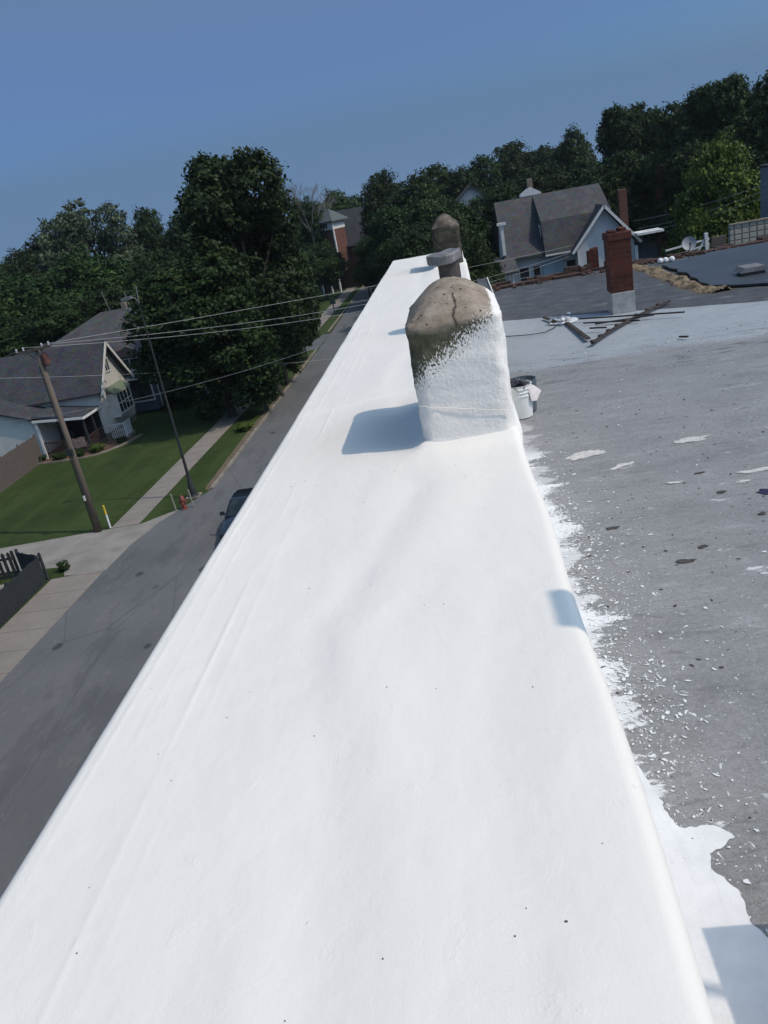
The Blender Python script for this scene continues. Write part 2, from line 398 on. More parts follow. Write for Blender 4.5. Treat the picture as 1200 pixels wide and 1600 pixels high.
M['plastic'] = simple('white_plastic', (0.74, 0.75, 0.72), (0.66, 0.67, 0.64), 12, 0.35, 0.45)
M['plastic_shaded'] = simple('shaded_plastic', (0.06, 0.08, 0.10), (0.10, 0.12, 0.14), 12, 0.35, 0.45)  # shadow on the rear bucket put into its colour
M['rag'] = simple('dark_rag', (0.03, 0.03, 0.045), (0.45, 0.45, 0.5), 22, 0.9, 0.2, 0.6, 60)
M['paper'] = simple('paper', (0.72, 0.68, 0.66), (0.6, 0.52, 0.5), 12, 0.8)
m = Mat('car_paint', 0.18, 0.6); m.b.inputs['Coat Weight'].default_value = 0.6
m.color(m.ramp(m.noise(3, 2), [(0.3, (0.010, 0.014, 0.022)), (0.7, (0.013, 0.018, 0.027))])); M['car'] = m.m
M['rubber'] = simple('tyre_rubber', (0.02, 0.02, 0.02), (0.03, 0.03, 0.03), 8, 0.9)
M['iron'] = simple('black_iron', (0.022, 0.025, 0.024), (0.032, 0.036, 0.034), 6, 0.55, 0.4)
M['wire'] = simple('wire', (0.42, 0.42, 0.42), (0.36, 0.36, 0.36), 2, 0.5, 0.4, metal=0.3)
M['wire_dark'] = simple('dark_cable', (0.05, 0.05, 0.05), (0.07, 0.07, 0.07), 2, 0.6)
M['flower'] = simple('pinkish_mulch', (0.16, 0.10, 0.07), (0.09, 0.06, 0.045), 6, 0.95, 0.2, 0.8, 20, dist=0.05)
M['lattice'] = None
m = Mat('cream_block_pattern', 0.8, 0.2)
x = m.xyz()
ux = m.math('ABSOLUTE', m.math('SUBTRACT', m.math('FRACT', m.math('DIVIDE', x[0], 0.32)), 0.5))
uz = m.math('ABSOLUTE', m.math('SUBTRACT', m.math('FRACT', m.math('DIVIDE', x[2], 0.24)), 0.5))
g = m.ramp(m.math('MAXIMUM', ux, uz), [(0.36, 0.0), (0.42, 1.0)])
m.color(m.mix(g, m.ramp(m.noise(3, 3), [(0.3, (0.40, 0.39, 0.33)), (0.7, (0.33, 0.32, 0.28))]), (0.14, 0.14, 0.13)))
m.bump(m.math('SUBTRACT', 1.0, g), 0.5, 0.03)
M['lattice'] = m.m

# ---------------------------------------------------------------- object helpers
def tag(o, label=None, cat=None, group=None, kind=None):
    if label: o['label'] = label
    if cat: o['category'] = cat
    if group: o['group'] = group
    if kind: o['kind'] = kind
    return o
def empty(name, loc, label, cat, group=None):
    o = D.objects.new(name, None); o.location = loc; o.empty_display_size = 0.3; COL.objects.link(o)
    o['_base'] = tuple(loc)
    return tag(o, label, cat, group)
def base_of(p):
    while p.parent: p = p.parent
    return Vector(p.get('_base', (0, 0, 0)))
class MB:
    def __init__(s): s.v = []; s.f = []
    def add(s, vs, fs):
        o = len(s.v); s.v += [tuple(v) for v in vs]; s.f += [tuple(i+o for i in f) for f in fs]; return s
    def obox(s, c, ux, uy, uz):
        c, ux, uy, uz = map(Vector, (c, ux, uy, uz))
        vs = [c + a*ux + b*uy + d*uz for a in (-1, 1) for b in (-1, 1) for d in (-1, 1)]
        fs = [(0,1,3,2), (4,6,7,5), (0,4,5,1), (2,3,7,6), (0,2,6,4), (1,5,7,3)]
        if ux.cross(uy).dot(uz) < 0: fs = [tuple(reversed(f)) for f in fs]
        return s.add(vs, fs)
    def box(s, x0, x1, y0, y1, z0, z1):
        return s.obox(((x0+x1)/2, (y0+y1)/2, (z0+z1)/2), ((x1-x0)/2, 0, 0), (0, (y1-y0)/2, 0), (0, 0, (z1-z0)/2))
    def bar(s, a, b, w, t=None):
        a, b = Vector(a), Vector(b); t = t or w; d = (b-a)
        n = d.normalized(); up = Vector((0, 0, 1)) if abs(n.z) < 0.9 else Vector((1, 0, 0))
        sx = n.cross(up).normalized(); sy = sx.cross(n).normalized()
        return s.obox((a+b)/2, d/2, sx*w/2, sy*t/2)
    def tube(s, pts, r, seg=8, cap=True):
        pts = [Vector(p) for p in pts]
        rs = r if isinstance(r, (list, tuple)) else [r]*len(pts)
        rings = []; ref = None
        for i, p in enumerate(pts):
            d = (pts[min(i+1, len(pts)-1)] - pts[max(i-1, 0)]).normalized()
            if ref is None:
                ref = d.cross(Vector((0, 0, 1)) if abs(d.z) < 0.9 else Vector((1, 0, 0))).normalized()
            a = (ref - d*ref.dot(d)).normalized(); ref = a; b = d.cross(a)
            rings.append([p + (a*math.cos(2*math.pi*k/seg) + b*math.sin(2*math.pi*k/seg))*rs[i] for k in range(seg)])
        o = len(s.v)
        for rg in rings: s.v += [tuple(v) for v in rg]
        for i in range(len(pts)-1):
            for k in range(seg):
                k2 = (k+1) % seg
                s.f.append((o+i*seg+k, o+i*seg+k2, o+(i+1)*seg+k2, o+(i+1)*seg+k))
        if cap:
            s.f.append(tuple(o+k for k in reversed(range(seg)))); s.f.append(tuple(o+(len(pts)-1)*seg+k for k in range(seg)))
        return s
    def lathe(s, c, prof, seg=20):
        """prof: list of (r,z)"""
        c = Vector(c); o = len(s.v)
        for r, z in prof:
            for k in range(seg):
                a = 2*math.pi*k/seg; s.v.append((c.x+r*math.cos(a), c.y+r*math.sin(a), c.z+z))
        for i in range(len(prof)-1):
            for k in range(seg):
                k2 = (k+1) % seg
                s.f.append((o+i*seg+k, o+i*seg+k2, o+(i+1)*seg+k2, o+(i+1)*seg+k))
        s.f.append(tuple(o+k for k in reversed(range(seg)))); s.f.append(tuple(o+(len(prof)-1)*seg+k for k in range(seg)))
        return s
    def prism(s, poly, d):
        """extrude closed 3-D polygon by vector d"""
        p = [Vector(v) for v in poly]; d = Vector(d); n = len(p)
        nn = sum(((p[i]-p[0]).cross(p[(i+1) % n]-p[0]) for i in range(1, n-1)), Vector((0, 0, 0)))
        flip = nn.dot(d) > 0
        vs = p + [v+d for v in p]
        fs = [tuple(range(n)) if not flip else tuple(reversed(range(n))),
              tuple(range(n, 2*n)) if flip else tuple(reversed(range(n, 2*n)))]
        for i in range(n):
            j = (i+1) % n
            fs.append((i, j, n+j, n+i) if flip else (j, i, n+i, n+j))
        return s.add(vs, fs)
    def sheet(s, pts, z=None):
        vs = [(p[0], p[1], z if z is not None else p[2]) for p in pts]
        A = sum(vs[i][0]*vs[(i+1) % len(vs)][1]-vs[(i+1) % len(vs)][0]*vs[i][1] for i in range(len(vs)))
        if A < 0: vs.reverse()
        return s.add(vs, [tuple(range(len(vs)))])
    def build(s, name, mat, parent=None, smooth=False, base=None, bevel=0):
        me = D.meshes.new(name)
        b = base_of(parent) if parent else Vector(base or (0, 0, 0))
        me.from_pydata([(v[0]-b.x, v[1]-b.y, v[2]-b.z) for v in s.v], [], s.f)
        me.materials.append(mat if not isinstance(mat, str) else M[mat])
        if smooth: me.shade_smooth()
        o = D.objects.new(name, me); COL.objects.link(o)
        if parent: o.parent = parent
        else: o.location = b; o['_base'] = tuple(b)
        if bevel:
            mo = o.modifiers.new('bevel', 'BEVEL'); mo.width = bevel; mo.segments = 2; mo.limit_method = 'ANGLE'
        return o
def copy_tree(o, parent=None):
    c = o.copy(); COL.objects.link(c)
    if parent: c.parent = parent
    for ch in list(o.children): copy_tree(ch, c)
    return c
def window(parent, c, u, w, h, n, mull=1, rail=1, frame='trim', fw=0.07, name='window'):
    """c centre on the wall plane, u horizontal unit vector, n outward normal"""
    c, u, n = Vector(c), Vector(u).normalized(), Vector(n).normalized(); z = Vector((0, 0, 1))
    f = MB(); c0 = c + n*0.03
    f.obox(c0+u*(w/2), u*fw/2, n*0.035, z*(h/2+fw/2)); f.obox(c0-u*(w/2), u*fw/2, n*0.035, z*(h/2+fw/2))
    f.obox(c0+z*(h/2), u*(w/2-fw/2), n*0.035, z*fw/2); f.obox(c0-z*(h/2), u*(w/2-fw/2), n*0.045, z*fw/2)
    for i in range(1, mull): f.obox(c0+u*(-w/2+w*i/mull), u*fw*0.32, n*0.028, z*(h/2-fw/2))
    for i in range(1, rail): f.obox(c0+z*(-h/2+h*i/rail), u*(w/2-fw/2), n*0.022, z*fw*0.32)
    fo = f.build(name, frame, parent)
    p = MB(); p.obox(c+n*0.012, u*(w/2-fw/2+0.002), n*0.008, z*(h/2-fw/2+0.002)); p.build('pane', 'glass', fo)
    return fo

# ================================================================ ground, street
MB().sheet([(-700, -120), (700, -120), (700, 1200), (-700, 1200)], GZ).build('ground', 'grass')['kind'] = 'structure'
s = MB()
s.sheet([(-19.5, -60), (-16.7, 21), (-16.3, 31.6), (-15.7, 34.2), (-14.1, 38.0), (-13.95, 50), (-13.8, 85), (-14.2, 120), (-14.6, 260), (-3.2, 260), (-3.2, -60)], GZ+0.006)
s.build('road', 'asphalt')['kind'] = 'structure'
s = MB(); s.sheet([(-60, 80), (-14.0, 76.5), (-13.8, 85), (-60, 90)], GZ+0.010); s.build('side_road', 'asphalt')['kind'] = 'structure'
def strip(name, mat, pts, z, kind='structure'):
    o = MB().sheet(pts, z).build(name, mat); o['kind'] = kind; return o
strip('driveway', 'gravel', [(-70, 31.2), (-24, 30.9), (-18.7, 30.4), (-18.2, 29.4), (-16.3, 29.4), (-16.15, 31.8), (-15.6, 34.4), (-14.9, 36.0), (-16.6, 34.5), (-18.2, 34.4), (-23.7, 33.9), (-70, 33.5)], GZ+0.008)
strip('sidewalk', 'walk', [(-19.1, -40), (-18.9, 20), (-18.7, 29.2), (-16.35, 29.6), (-16.62, 21), (-18.7, -40)], GZ+0.012)
strip('footpath', 'walk', [(-18.15, 34.45), (-16.7, 34.55), (-16.1, 60), (-16.0, 76), (-17.5, 76), (-17.6, 60)], GZ+0.012)
strip('far_footpath', 'walk', [(-17.4, 86), (-15.8, 86), (-14.9, 180), (-16.6, 180)], GZ+0.012)
k = MB(); k.box(-14.12, -13.95, 38.2, 76.0, GZ, GZ+0.10); k.box(-14.3, -14.1, 86, 240, GZ, GZ+0.12)
ko = k.build('kerb', 'kerb'); ko['kind'] = 'structure'
strip('dirt_edge', simple('dirt', (0.17, 0.125, 0.09), (0.10, 0.085, 0.055), 2.0, 0.95, 0.2, 0.7, 20), [(-14.5, 38.5), (-14.12, 38.0), (-14.12, 75), (-14.38, 75), (-14.3, 60), (-14.6, 50)], GZ+0.014)
strip('near_pavement', 'walk', [(-3.2, -60), (-3.2, 260), (-1.4, 260), (-1.4, -60)], GZ+0.10)
strip('parking_lot', simple('old_tarmac', (0.040, 0.041, 0.043), (0.055, 0.055, 0.056), 0.5, 0.9, 0.2, 0.3, 12), [(2, 19), (60, 19), (60, 62), (2, 62)], GZ+0.006)

# ================================================================ the roof we stand over
B = empty('commercial_building', (0, 8, GZ), 'large flat-roofed building with a freshly white-coated parapet and grey roof', 'building')
w = MB(); w.box(-1.18, 14, -8, 17.45, GZ, -2.35)
w.build('facade', 'brick2', B)
# roof deck
def rzf(xx, yy):
    zz = RZ + 0.018*(noise.noise((xx*0.5, yy*0.35, 3.1))) + 0.006*noise.noise((xx*2, yy*2, 1))
    return zz + 0.008*math.exp(-((yy-9.2-0.2*math.sin(xx))/0.25)**2)
nx, ny = 70, 130
vs = []; fs = []
for j in range(ny+1):
    for i in range(nx+1):
        xx = 0.1 + 13.9*(i/nx)**1.4; yy = -8 + 25.35*j/ny
        zz = RZ + 0.018*(noise.noise((xx*0.5, yy*0.35, 3.1))) + 0.006*noise.noise((xx*2, yy*2, 1))
        zz += 0.02*math.exp(-((yy-9.2-0.2*math.sin(xx))/0.25)**2)*0.4
        vs.append((xx, yy, zz))
for j in range(ny):
    for i in range(nx):
        a = j*(nx+1)+i; fs.append((a, a+1, a+nx+2, a+nx+1))
MB().add(vs, fs).build('roof', 'roof', B, smooth=True)

# parapet with its white coat
def xr(y):
    return 0.235 + 0.018*noise.noise((0.3, y*0.9, 0)) + 0.02*math.exp(-((y-1.6)/1.3)**2) + 0.012*math.exp(-((y-3.1)/0.5)**2)
CR_Y = [-3, 0.93, 1.28, 1.47, 1.94, 2.31, 2.88, 3.55, 4.2, 6, 9, 12, 17.5]
CR_X = [-.42, -.43, -.42, -.43, -.58, -.61, -.45, -.32, -.45, -.5, -.4, -.5, -.5]
def zt(x, y):
    z = PZ + 0.010*noise.noise((x*1.6, y*0.55, 5)) + 0.0035*noise.noise((x*5, y*2.0, 9))
    yc = np.interp(y, CR_Y, CR_X)
    amp = 0.35+0.9*max(0, noise.noise((3.1, y*1.1, 0))+0.35)
    w_ = 0.085+0.03*noise.noise((8, y*1.7, 2))
    z -= 0.0065*amp*math.exp(-((x-yc)/w_)**2)
    z += 0.0050*amp*math.exp(-((x-yc-0.15)/0.13)**2)
    y2 = -0.02+0.10*noise.noise((1.7, y*0.6, 6)); z -= 0.004*max(0, noise.noise((9.1, y*0.8, 3))+0.1)*2*math.exp(-((x-y2)/0.06)**2)
    y3 = -0.62+0.10*noise.noise((4.7, y*0.5, 6)); z += 0.004*max(0, noise.noise((2.1, y*0.7, 3))+0.1)*2*math.exp(-((x-y3)/0.07)**2)
    z += 0.0045*noise.noise((x*2.6, y*2.2, 14)) + 0.0012*noise.noise((x*11, y*8, 3))
    for xl, a in ((-1.17, .0022), (-1.09, .0014), (-0.97, .0018), (-0.90, .0009)):
        xl2 = xl + 0.012*noise.noise((xl*9, y*0.8, 2))
        z += a*math.exp(-((x-xl2)/0.008)**2)*max(0, 0.5+1.6*noise.noise((xl*30, y*1.1, 4)))
    # fillets rising against the chimneys
    for (y0, y1) in ((4.13, 5.03), (13.75, 14.65)):
        dx = max(-0.29-x, x-0.22, 0); dy = max(y0-y, y-y1, 0); d = math.hypot(dx, dy)
        z += 0.045*math.exp(-d/0.045)
    # membrane lap seams across
    for ys_ in (5.55, 8.9, 11.6):
        z += 0.003*math.tanh((y-ys_-0.35*(x+0.5))/0.024)
    return z
ysamp = list(np.arange(-3.0, 7.0, 0.02)) + list(np.arange(7.0, 17.41, 0.05))
prof_n = 92
vs = []; fs = []; cols = None
for y in ysamp:
    r = xr(y); row = []
    row += [(-1.235, -2.6), (-1.235, -1.42), (-1.232, -1.345), (-1.225, -1.322)]
    z0 = zt(-1.21, y); row.append((-1.213, z0-0.004))
    xs = np.concatenate([np.linspace(-1.20, -0.88, 46), np.linspace(-0.86, r-0.05, prof_n-46)])
    row += [(xx, zt(xx, y)) for xx in xs]
    ze = zt(r-0.05, y)
    for a in (15, 30, 45, 60, 75, 90):
        row.append((r-0.05+0.05*math.sin(R_(a)), ze-0.05+0.05*math.cos(R_(a))))
    row += [(r+0.004, -1.6), (r+0.008, -1.9), (r+0.012, -2.12), (r+0.022, -2.16), (r+0.045, -2.182), (r+0.10, -2.20)]
    cols = len(row)
    vs += [(p[0], y, p[1]) for p in row]
for j in range(len(ysamp)-1):
    for i in range(cols-1):
        a = j*cols+i; fs.append((a, a+1, a+cols+1, a+cols))
fs.append(tuple((len(ysamp)-1)*cols+i for i in range(cols)))
MB().add(vs, fs).build('parapet', 'white', B, smooth=True)
# dark kerb and flashing beside the far parapet
f = MB(); f.prism([(0.27, 8.3, RZ-0.02), (0.41, 8.3, RZ-0.02), (0.41, 8.3, -1.34), (0.27, 8.3, -1.318)], (0.04, 3.45, 0))
f.build('curb', 'flash', B, bevel=0.01)
f = MB(); f.bar((0.42, 8.3, -1.335), (0.46, 11.75, -1.335), 0.014, 0.03); f.build('metal_edge', 'trim', B)

def domed(name, y0, y1, mat, parent, rise=0.158, seed=0.0, lumpy=0.012, zt0=-0.655, painted=True):
    cx_, cy_ = -0.035, (y0+y1)/2; hx, hy = (0.255 if painted else 0.225), (y1-y0)/2
    seg = 96; rows = []
    zs = [PZ-0.06, PZ-0.01, PZ+0.012, PZ+0.03, PZ+0.05, PZ+0.08] + list(np.linspace(PZ+0.12, zt0-0.015, 26)) + [zt0]
    for z in zs:
        h = z-PZ; fl = 0.032*math.exp(-max(h, 0)/0.020); rows.append((1.0, fl, z, 0))
    for t in (0.985, 0.96, 0.92, 0.87, 0.81, 0.74, 0.66, 0.57, 0.47, 0.36, 0.24, 0.12, 0.03):
        rows.append((t, 0, zt0 + 0.012 + rise*(1-t*t)**0.72, 1))
    vs = []; fs = []
    for (t, fl, z, top) in rows:
        for k in range(seg):
            a = 2*math.pi*(k+0.5)/seg
            ca, sa = math.cos(a), math.sin(a)
            e = 2/9.0
            px_ = math.copysign(abs(ca)**e, ca); py_ = math.copysign(abs(sa)**e, sa)
            X = cx_ + px_*(hx*t+fl); Y = cy_ + py_*(hy*t+fl)
            d = lumpy*noise.noise((X*7+seed, Y*7, z*7)) + lumpy*0.5*noise.noise((X*22+seed, Y*22, z*22))
            if top:
                u = min(1, abs((X-cx_)/hx)); v = min(1, abs((Y-cy_)/hy))
                z2 = zt0 + 0.008*(1-t) + rise*(1-u**2.1)*(1-v**3.0)**0.8
                vs.append((X+d*0.4, Y+d*0.4, z2+d*0.9))
            else:
                q = min(1, max(0, (z-PZ)/0.1)); vs.append((X+px_*d*q, Y+py_*d*q, z))
    n = len(rows)
    for i in range(n-1):
        for k in range(seg):
            k2 = (k+1) % seg; fs.append((i*seg+k, i*seg+k2, (i+1)*seg+k2, (i+1)*seg+k))
    fs.append(tuple((n-1)*seg+k for k in range(seg)))
    return MB().add(vs, fs).build(name, mat, parent, smooth=True)
c1 = domed('chimney', 4.13, 5.03, 'chim', B); c1['label'] = 'near domed masonry chimney, lower part rolled white, top bare brown'
c3 = domed('chimney', 13.75, 14.65, 'chim2', B, rise=0.18, seed=4.0, lumpy=0.022, painted=False); c3['label'] = 'far domed chimney, unpainted and dark brown'
c1['_base'] = c3['_base'] = (0, 8, GZ)
# strap lines on the front of the near chimney (fabric edge under the coat)
sm_ = MB()
pts = [(-0.28+0.48*i/14, 4.122, -1.062-0.10*i/14+0.010*noise.noise((i*0.7, 0, 0))) for i in range(15)]
sm_.tube(pts, 0.0022, 6); sm_.build('membrane_edge', 'white', c1, smooth=True)
# flue pipe with a disc cap between the chimneys
fp = MB(); fp.lathe((-0.035, 8.05, PZ-0.05), [(0.105, 0), (0.105, 0.63), (0.10, 0.66)], 28)
vp = fp.build('flue_pipe', 'pipe', B, smooth=False)
fc = MB()
T = Matrix.Rotation(R_(4), 3, 'X') @ Matrix.Rotation(R_(-3), 3, 'Y')
pr = [(0.10, 0.0), (0.160, 0.004), (0.167, 0.012), (0.167, 0.080), (0.160, 0.088), (0.05, 0.094), (0.01, 0.096)]
o_ = len(fc.v); fc.lathe((0, 0, 0), pr, 36)
fc.v = [tuple(T @ (Vector(v)*(1+0.09*noise.noise((v[0]*14, v[1]*14, v[2]*25)))) + Vector((-0.07, 8.05, PZ+0.605+0.012*noise.noise((v[0]*9, v[1]*9, 4))))) for v in fc.v]
fc.build('flue_cap', 'metal', vp)
# brick chimney standing on the flat roof
bc = MB(); bc.box(2.22, 2.53, 12.05, 12.42, RZ+0.30, RZ+1.025)
chb = bc.build('chimney', 'brick', B); chb['label'] = 'slim red brick chimney on the flat roof with a whitewashed foot'
q = MB(); q.box(2.212, 2.538, 12.042, 12.428, RZ-0.03, RZ+0.305); q.build('whitewashed_foot', simple('whitewash', (0.42, 0.43, 0.43), (0.28, 0.29, 0.29), 9, 0.9, 0.2, 0.5, 30), chb, bevel=0.008)
q = MB(); q.box(2.205, 2.545, 12.035, 12.435, RZ+1.03, RZ+1.135); q.box(2.24, 2.34, 12.08, 12.30, RZ+1.135, RZ+1.17); q.box(2.40, 2.50, 12.16, 12.40, RZ+1.135, RZ+1.18); q.build('crown', 'brick', chb, bevel=0.01)

# membrane patch, foam ridge, vent, back edge
def rough_poly(pts, n, amp, seed, z, th):
    P = []
    for i in range(len(pts)):
        a, b = Vector(pts[i]), Vector(pts[(i+1) % len(pts)])
        for k in range(n):
            p = a.lerp(b, k/n); P.append((p.x+amp*noise.noise((p.x*3+seed, p.y*3, 0)), p.y+amp*noise.noise((p.x*3, p.y*3+seed, 7)), z))
    return P
mp = rough_poly([(3.95, 16.1, 0), (3.95, 14.3, 0), (3.85, 12.9, 0), (4.5, 12.2, 0), (6.2, 11.6, 0), (13.8, 11.0, 0), (13.8, 16.9, 0), (5, 16.7, 0)], 6, 0.12, 2, RZ+0.022, 0)
A_ = MB(); A_.prism(mp, (0, 0, 0.03)); A_.build('roofing_membrane', 'membrane', B)
fm = MB(); pts = []
path = [(3.50, 16.8), (3.70, 16.0), (3.66, 15.2), (3.72, 14.3), (3.68, 13.5), (3.74, 12.8), (3.9, 12.45)]
vs = []; fs = []
N1, N2 = 60, 12
for i in range(N1+1):
    t = i/N1*(len(path)-1); k = min(int(t), len(path)-2); p = Vector((*path[k], 0)).lerp(Vector((*path[k+1], 0)), t-k)
    wd = 0.19+0.13*noise.noise((i*0.4, 0, 0))
    for j in range(N2+1):
        u = j/N2*2-1
        vs.append((p.x+u*wd, p.y, RZ-0.02+0.07*math.sqrt(max(0, 1-u*u))*(0.8+1.3*noise.noise((i*0.35, u*2, 3))+0.6*noise.noise((i*0.9, u*5, 6)))))
for i in range(N1):
    for j in range(N2):
        a = i*(N2+1)+j; fs.append((a, a+N2+1, a+N2+2, a+1))
fm.add(vs, fs); fm.build('foam_seal', 'foam', B, smooth=True)
vt = MB(); vt.box(4.44, 4.78, 13.2, 13.5, RZ, RZ+0.10); vt.build('roof_vent', 'flash', B, bevel=0.02)
q = MB(); q.prism([(4.40, 13.16, RZ+0.10), (4.82, 13.16, RZ+0.10), (4.76, 13.16, RZ+0.17), (4.46, 13.16, RZ+0.17)], (0, 0.38, 0)); q.build('vent_hood', 'metal', B.children[-1])
# crumbling brick upstand along the back of the roof
rb = MB()
rnd = random.Random(3)
xx = 0.5
while xx < 13.9:
    l = rnd.uniform(0.10, 0.34); h = rnd.uniform(0.02, 0.13) * (1.5 if (2.2 < xx < 3.3) else 0.8)
    for k in range(rnd.choice((1, 2))):
        yy = 17.35 - 0.18*k + rnd.uniform(-0.06, 0.06) + (-0.02*xx)
        a = rnd.uniform(-0.25, 0.25)
        rb.obox((xx+l/2, yy, RZ+h/2-0.01), (l/2*math.cos(a), l/2*math.sin(a), rnd.uniform(-.01, .01)), (-0.06*math.sin(a), 0.06*math.cos(a), 0), (0, 0, h/2+0.01))
    for k in range(5):
        cx2, cy2, sz = xx+rnd.uniform(0, l), 17.05-0.02*xx+rnd.gauss(0, .12), rnd.uniform(.012, .045)
        a = rnd.uniform(0, 3); rb.obox((cx2, cy2, RZ+sz*.5), (sz*math.cos(a), sz*math.sin(a), sz*.3), (-sz*.6*math.sin(a), sz*.6*math.cos(a), 0), (0, -sz*.1, sz*.5))
    xx += l*0.93
rb.build('broken_masonry_heap', 'rubble', B)['kind'] = 'stuff'
for (x0, x1) in ((2.0, 2.75), (3.45, 4.2), (4.9, 6.4), (0.9, 1.7), (7, 9)):
    q = MB(); q.obox(((x0+x1)/2, 17.12-0.02*x0, RZ+0.035), ((x1-x0)/2, -0.03*(x1-x0), 0.01), (0, 0.07, 0), (0, 0, 0.025)); q.build('coping_tile', M['clay'], B, bevel=0.01)
st = MB(); st.box(2.77, 2.97, 17.3, 17.55, RZ, RZ+0.40); st.obox((2.9, 17.4, RZ+0.42), (0.07, 0.01, 0.01), (0, 0.09, 0), (0, 0, 0.03))
st.build('chimney_stub', 'brick', B)

# paint patches lying on the roof
pp = [([(0.26, 1.2), (0.60, 1.2), (0.66, 1.5), (0.66, 1.70), (0.60, 1.80), (0.61, 1.90), (0.555, 2.0), (0.565, 2.06), (0.62, 2.09), (0.665, 2.13), (0.63, 2.18), (0.56, 2.19), (0.50, 2.19), (0.475, 2.28), (0.455, 2.42), (0.42, 2.62), (0.26, 2.7)], 'broad white paint overlap beside the near end of the parapet', 0.010)]
for P, lab, amp in pp:
    pl = rough_poly([(a, b, 0) for a, b in P], 12, amp, 5, RZ+0.012, 0)
    pl = [(p[0]+0.006*noise.noise((p[0]*40, p[1]*40, 1)), p[1]+0.012*noise.noise((p[0]*40, p[1]*40, 8)), p[2]) for p in pl]
    pl = [(p[0], p[1], rzf(p[0], p[1])+0.003) for p in pl]
    o = MB().prism(pl, (0, 0, 0.002)).build('paint_overlap', 'paint', B); o['label'] = lab

# ================================================================ loose things on the roof
def flake(cx_, cy_, w_, l_, ang, mat, name, lab, cat, group, seed, lift=0.006):
    n = 48; P = []
    for k in range(n):
        a = 2*math.pi*k/n; r = 1+0.6*noise.noise((math.cos(a)*1.5+seed*3.3, math.sin(a)*1.5, seed))+0.35*noise.noise((math.cos(a)*5+seed, math.sin(a)*5, seed))
        u = math.cos(a)*l_/2*r; v = math.sin(a)*w_/2*r
        P.append((cx_+u*math.cos(ang)-v*math.sin(ang), cy_+u*math.sin(ang)+v*math.cos(ang), 0))
    P = [(p[0], p[1], rzf(p[0], p[1])+0.003+0.002*math.cos(p[0]*40+seed)) for p in P]
    mb = MB().prism(P, (0, 0, 0.003))
    o = mb.build(name, mat, base=(cx_, cy_, RZ+lift)); return tag(o, lab, cat, group)
flake(0.83, 6.15, 0.13, 0.34, 0.25, 'scrap', 'paint_scrap', 'large torn white scrap on the grey roof, nearest the white bucket', 'paint scrap', 'white scraps on the roof', 1)
flake(1.05, 5.78, 0.06, 0.21, 0.45, 'scrap', 'paint_scrap', 'thin curved white scrap just right of the largest scrap', 'paint scrap', 'white scraps on the roof', 2)
flake(1.66, 6.15, 0.10, 0.27, 0.1, 'scrap', 'paint_scrap', 'pale smeared white scrap in the middle of the grey roof', 'paint scrap', 'white scraps on the roof', 3)
p = Rf(1180, 735); flake(p.x, p.y, 0.06, 0.24, 0.05, 'scrap', 'paint_scrap', 'streaky white scrap at the right edge of the photo', 'paint scrap', 'white scraps on the roof', 4)
p = Rf(1162, 752); flake(p.x, p.y, 0.045, 0.10, 0.0, 'scrap', 'paint_scrap', 'small oval white scrap left of the dark purple blot', 'paint scrap', 'white scraps on the roof', 5)
p = Rf(1053, 756); flake(p.x, p.y, 0.035, 0.12, 0.0, 'scrap', 'paint_scrap', 'narrow white scrap lying flat below the pale smear', 'paint scrap', 'white scraps on the roof', 6)
p = Rf(1198, 768); flake(p.x, p.y, 0.09, 0.10, 0.3, simple('purple_tar', (0.02, 0.016, 0.05), (0.03, 0.025, 0.06), 9, 0.5), 'tar_blot', 'dark purple blot at the right edge of the photo', 'blot', None, 7)
for i, (x_, y_, w_, l_, lab) in enumerate(((1070, 878, .045, .10, 'largest dark chip, in the middle of the near grey roof'), (957, 827, .03, .09, 'flat dark chip nearest the parapet edge'),
        (1093, 740, .03, .07, 'dark chip above the narrow white scrap'), (1126, 770, .04, .06, 'bluish dark chip left of the purple blot'), (1098, 855, .03, .06, 'dark chip just above the largest dark chip'), (1190, 803, .03, .05, 'dark chip below the purple blot'))):
    p = Rf(x_, y_); flake(p.x, p.y, w_, l_, 0.1*i, 'pipe', 'tar_chip', lab, 'tar chip', 'dark chips on the roof', 10+i)
# crumbs nobody could count
rnd = random.Random(11)
for nm, mt, cnt, seed in (('paint_crumbs', 'paint', 1500, 1), ('tar_crumbs', 'pipe', 1300, 2)):
    q = MB()
    for i in range(cnt):
        if nm == 'paint_crumbs' and i % 3: x_ = 0.43+abs(rnd.gauss(0, 0.17)); y_ = rnd.triangular(1.9, 6.5, 2.9)
        else: x_ = rnd.uniform(0.35, 4.5); y_ = rnd.uniform(2, 10)
        sz = rnd.uniform(0.002, 0.008)*rnd.choice((1, 1, 1, 2.0)) if nm == 'paint_crumbs' else rnd.uniform(0.002, 0.007)*rnd.choice((1, 1, 1, 2.2))
        a = rnd.uniform(0, 6.28); t = rnd.uniform(-0.12, 0.12)
        asp = rnd.uniform(.2, .7); P_ = []; zz0 = rzf(x_, y_)
        for kk in range(7):
            b_ = 6.283*kk/7; rr_ = sz*rnd.uniform(.55, 1.35); u_, v_ = rr_*math.cos(b_), rr_*math.sin(b_)*asp
            P_.append((x_+u_*math.cos(a)-v_*math.sin(a), y_+u_*math.sin(a)+v_*math.cos(a), zz0+0.003+u_*t*.5))
        q.prism(P_, (0, 0, 0.0015))
    o = q.build(nm, mt); o['kind'] = 'stuff'
    tag(o, 'white paint crumbs scattered over the grey roof beside the parapet' if nm == 'paint_crumbs' else 'dark tar crumbs scattered over the grey roof', 'debris')

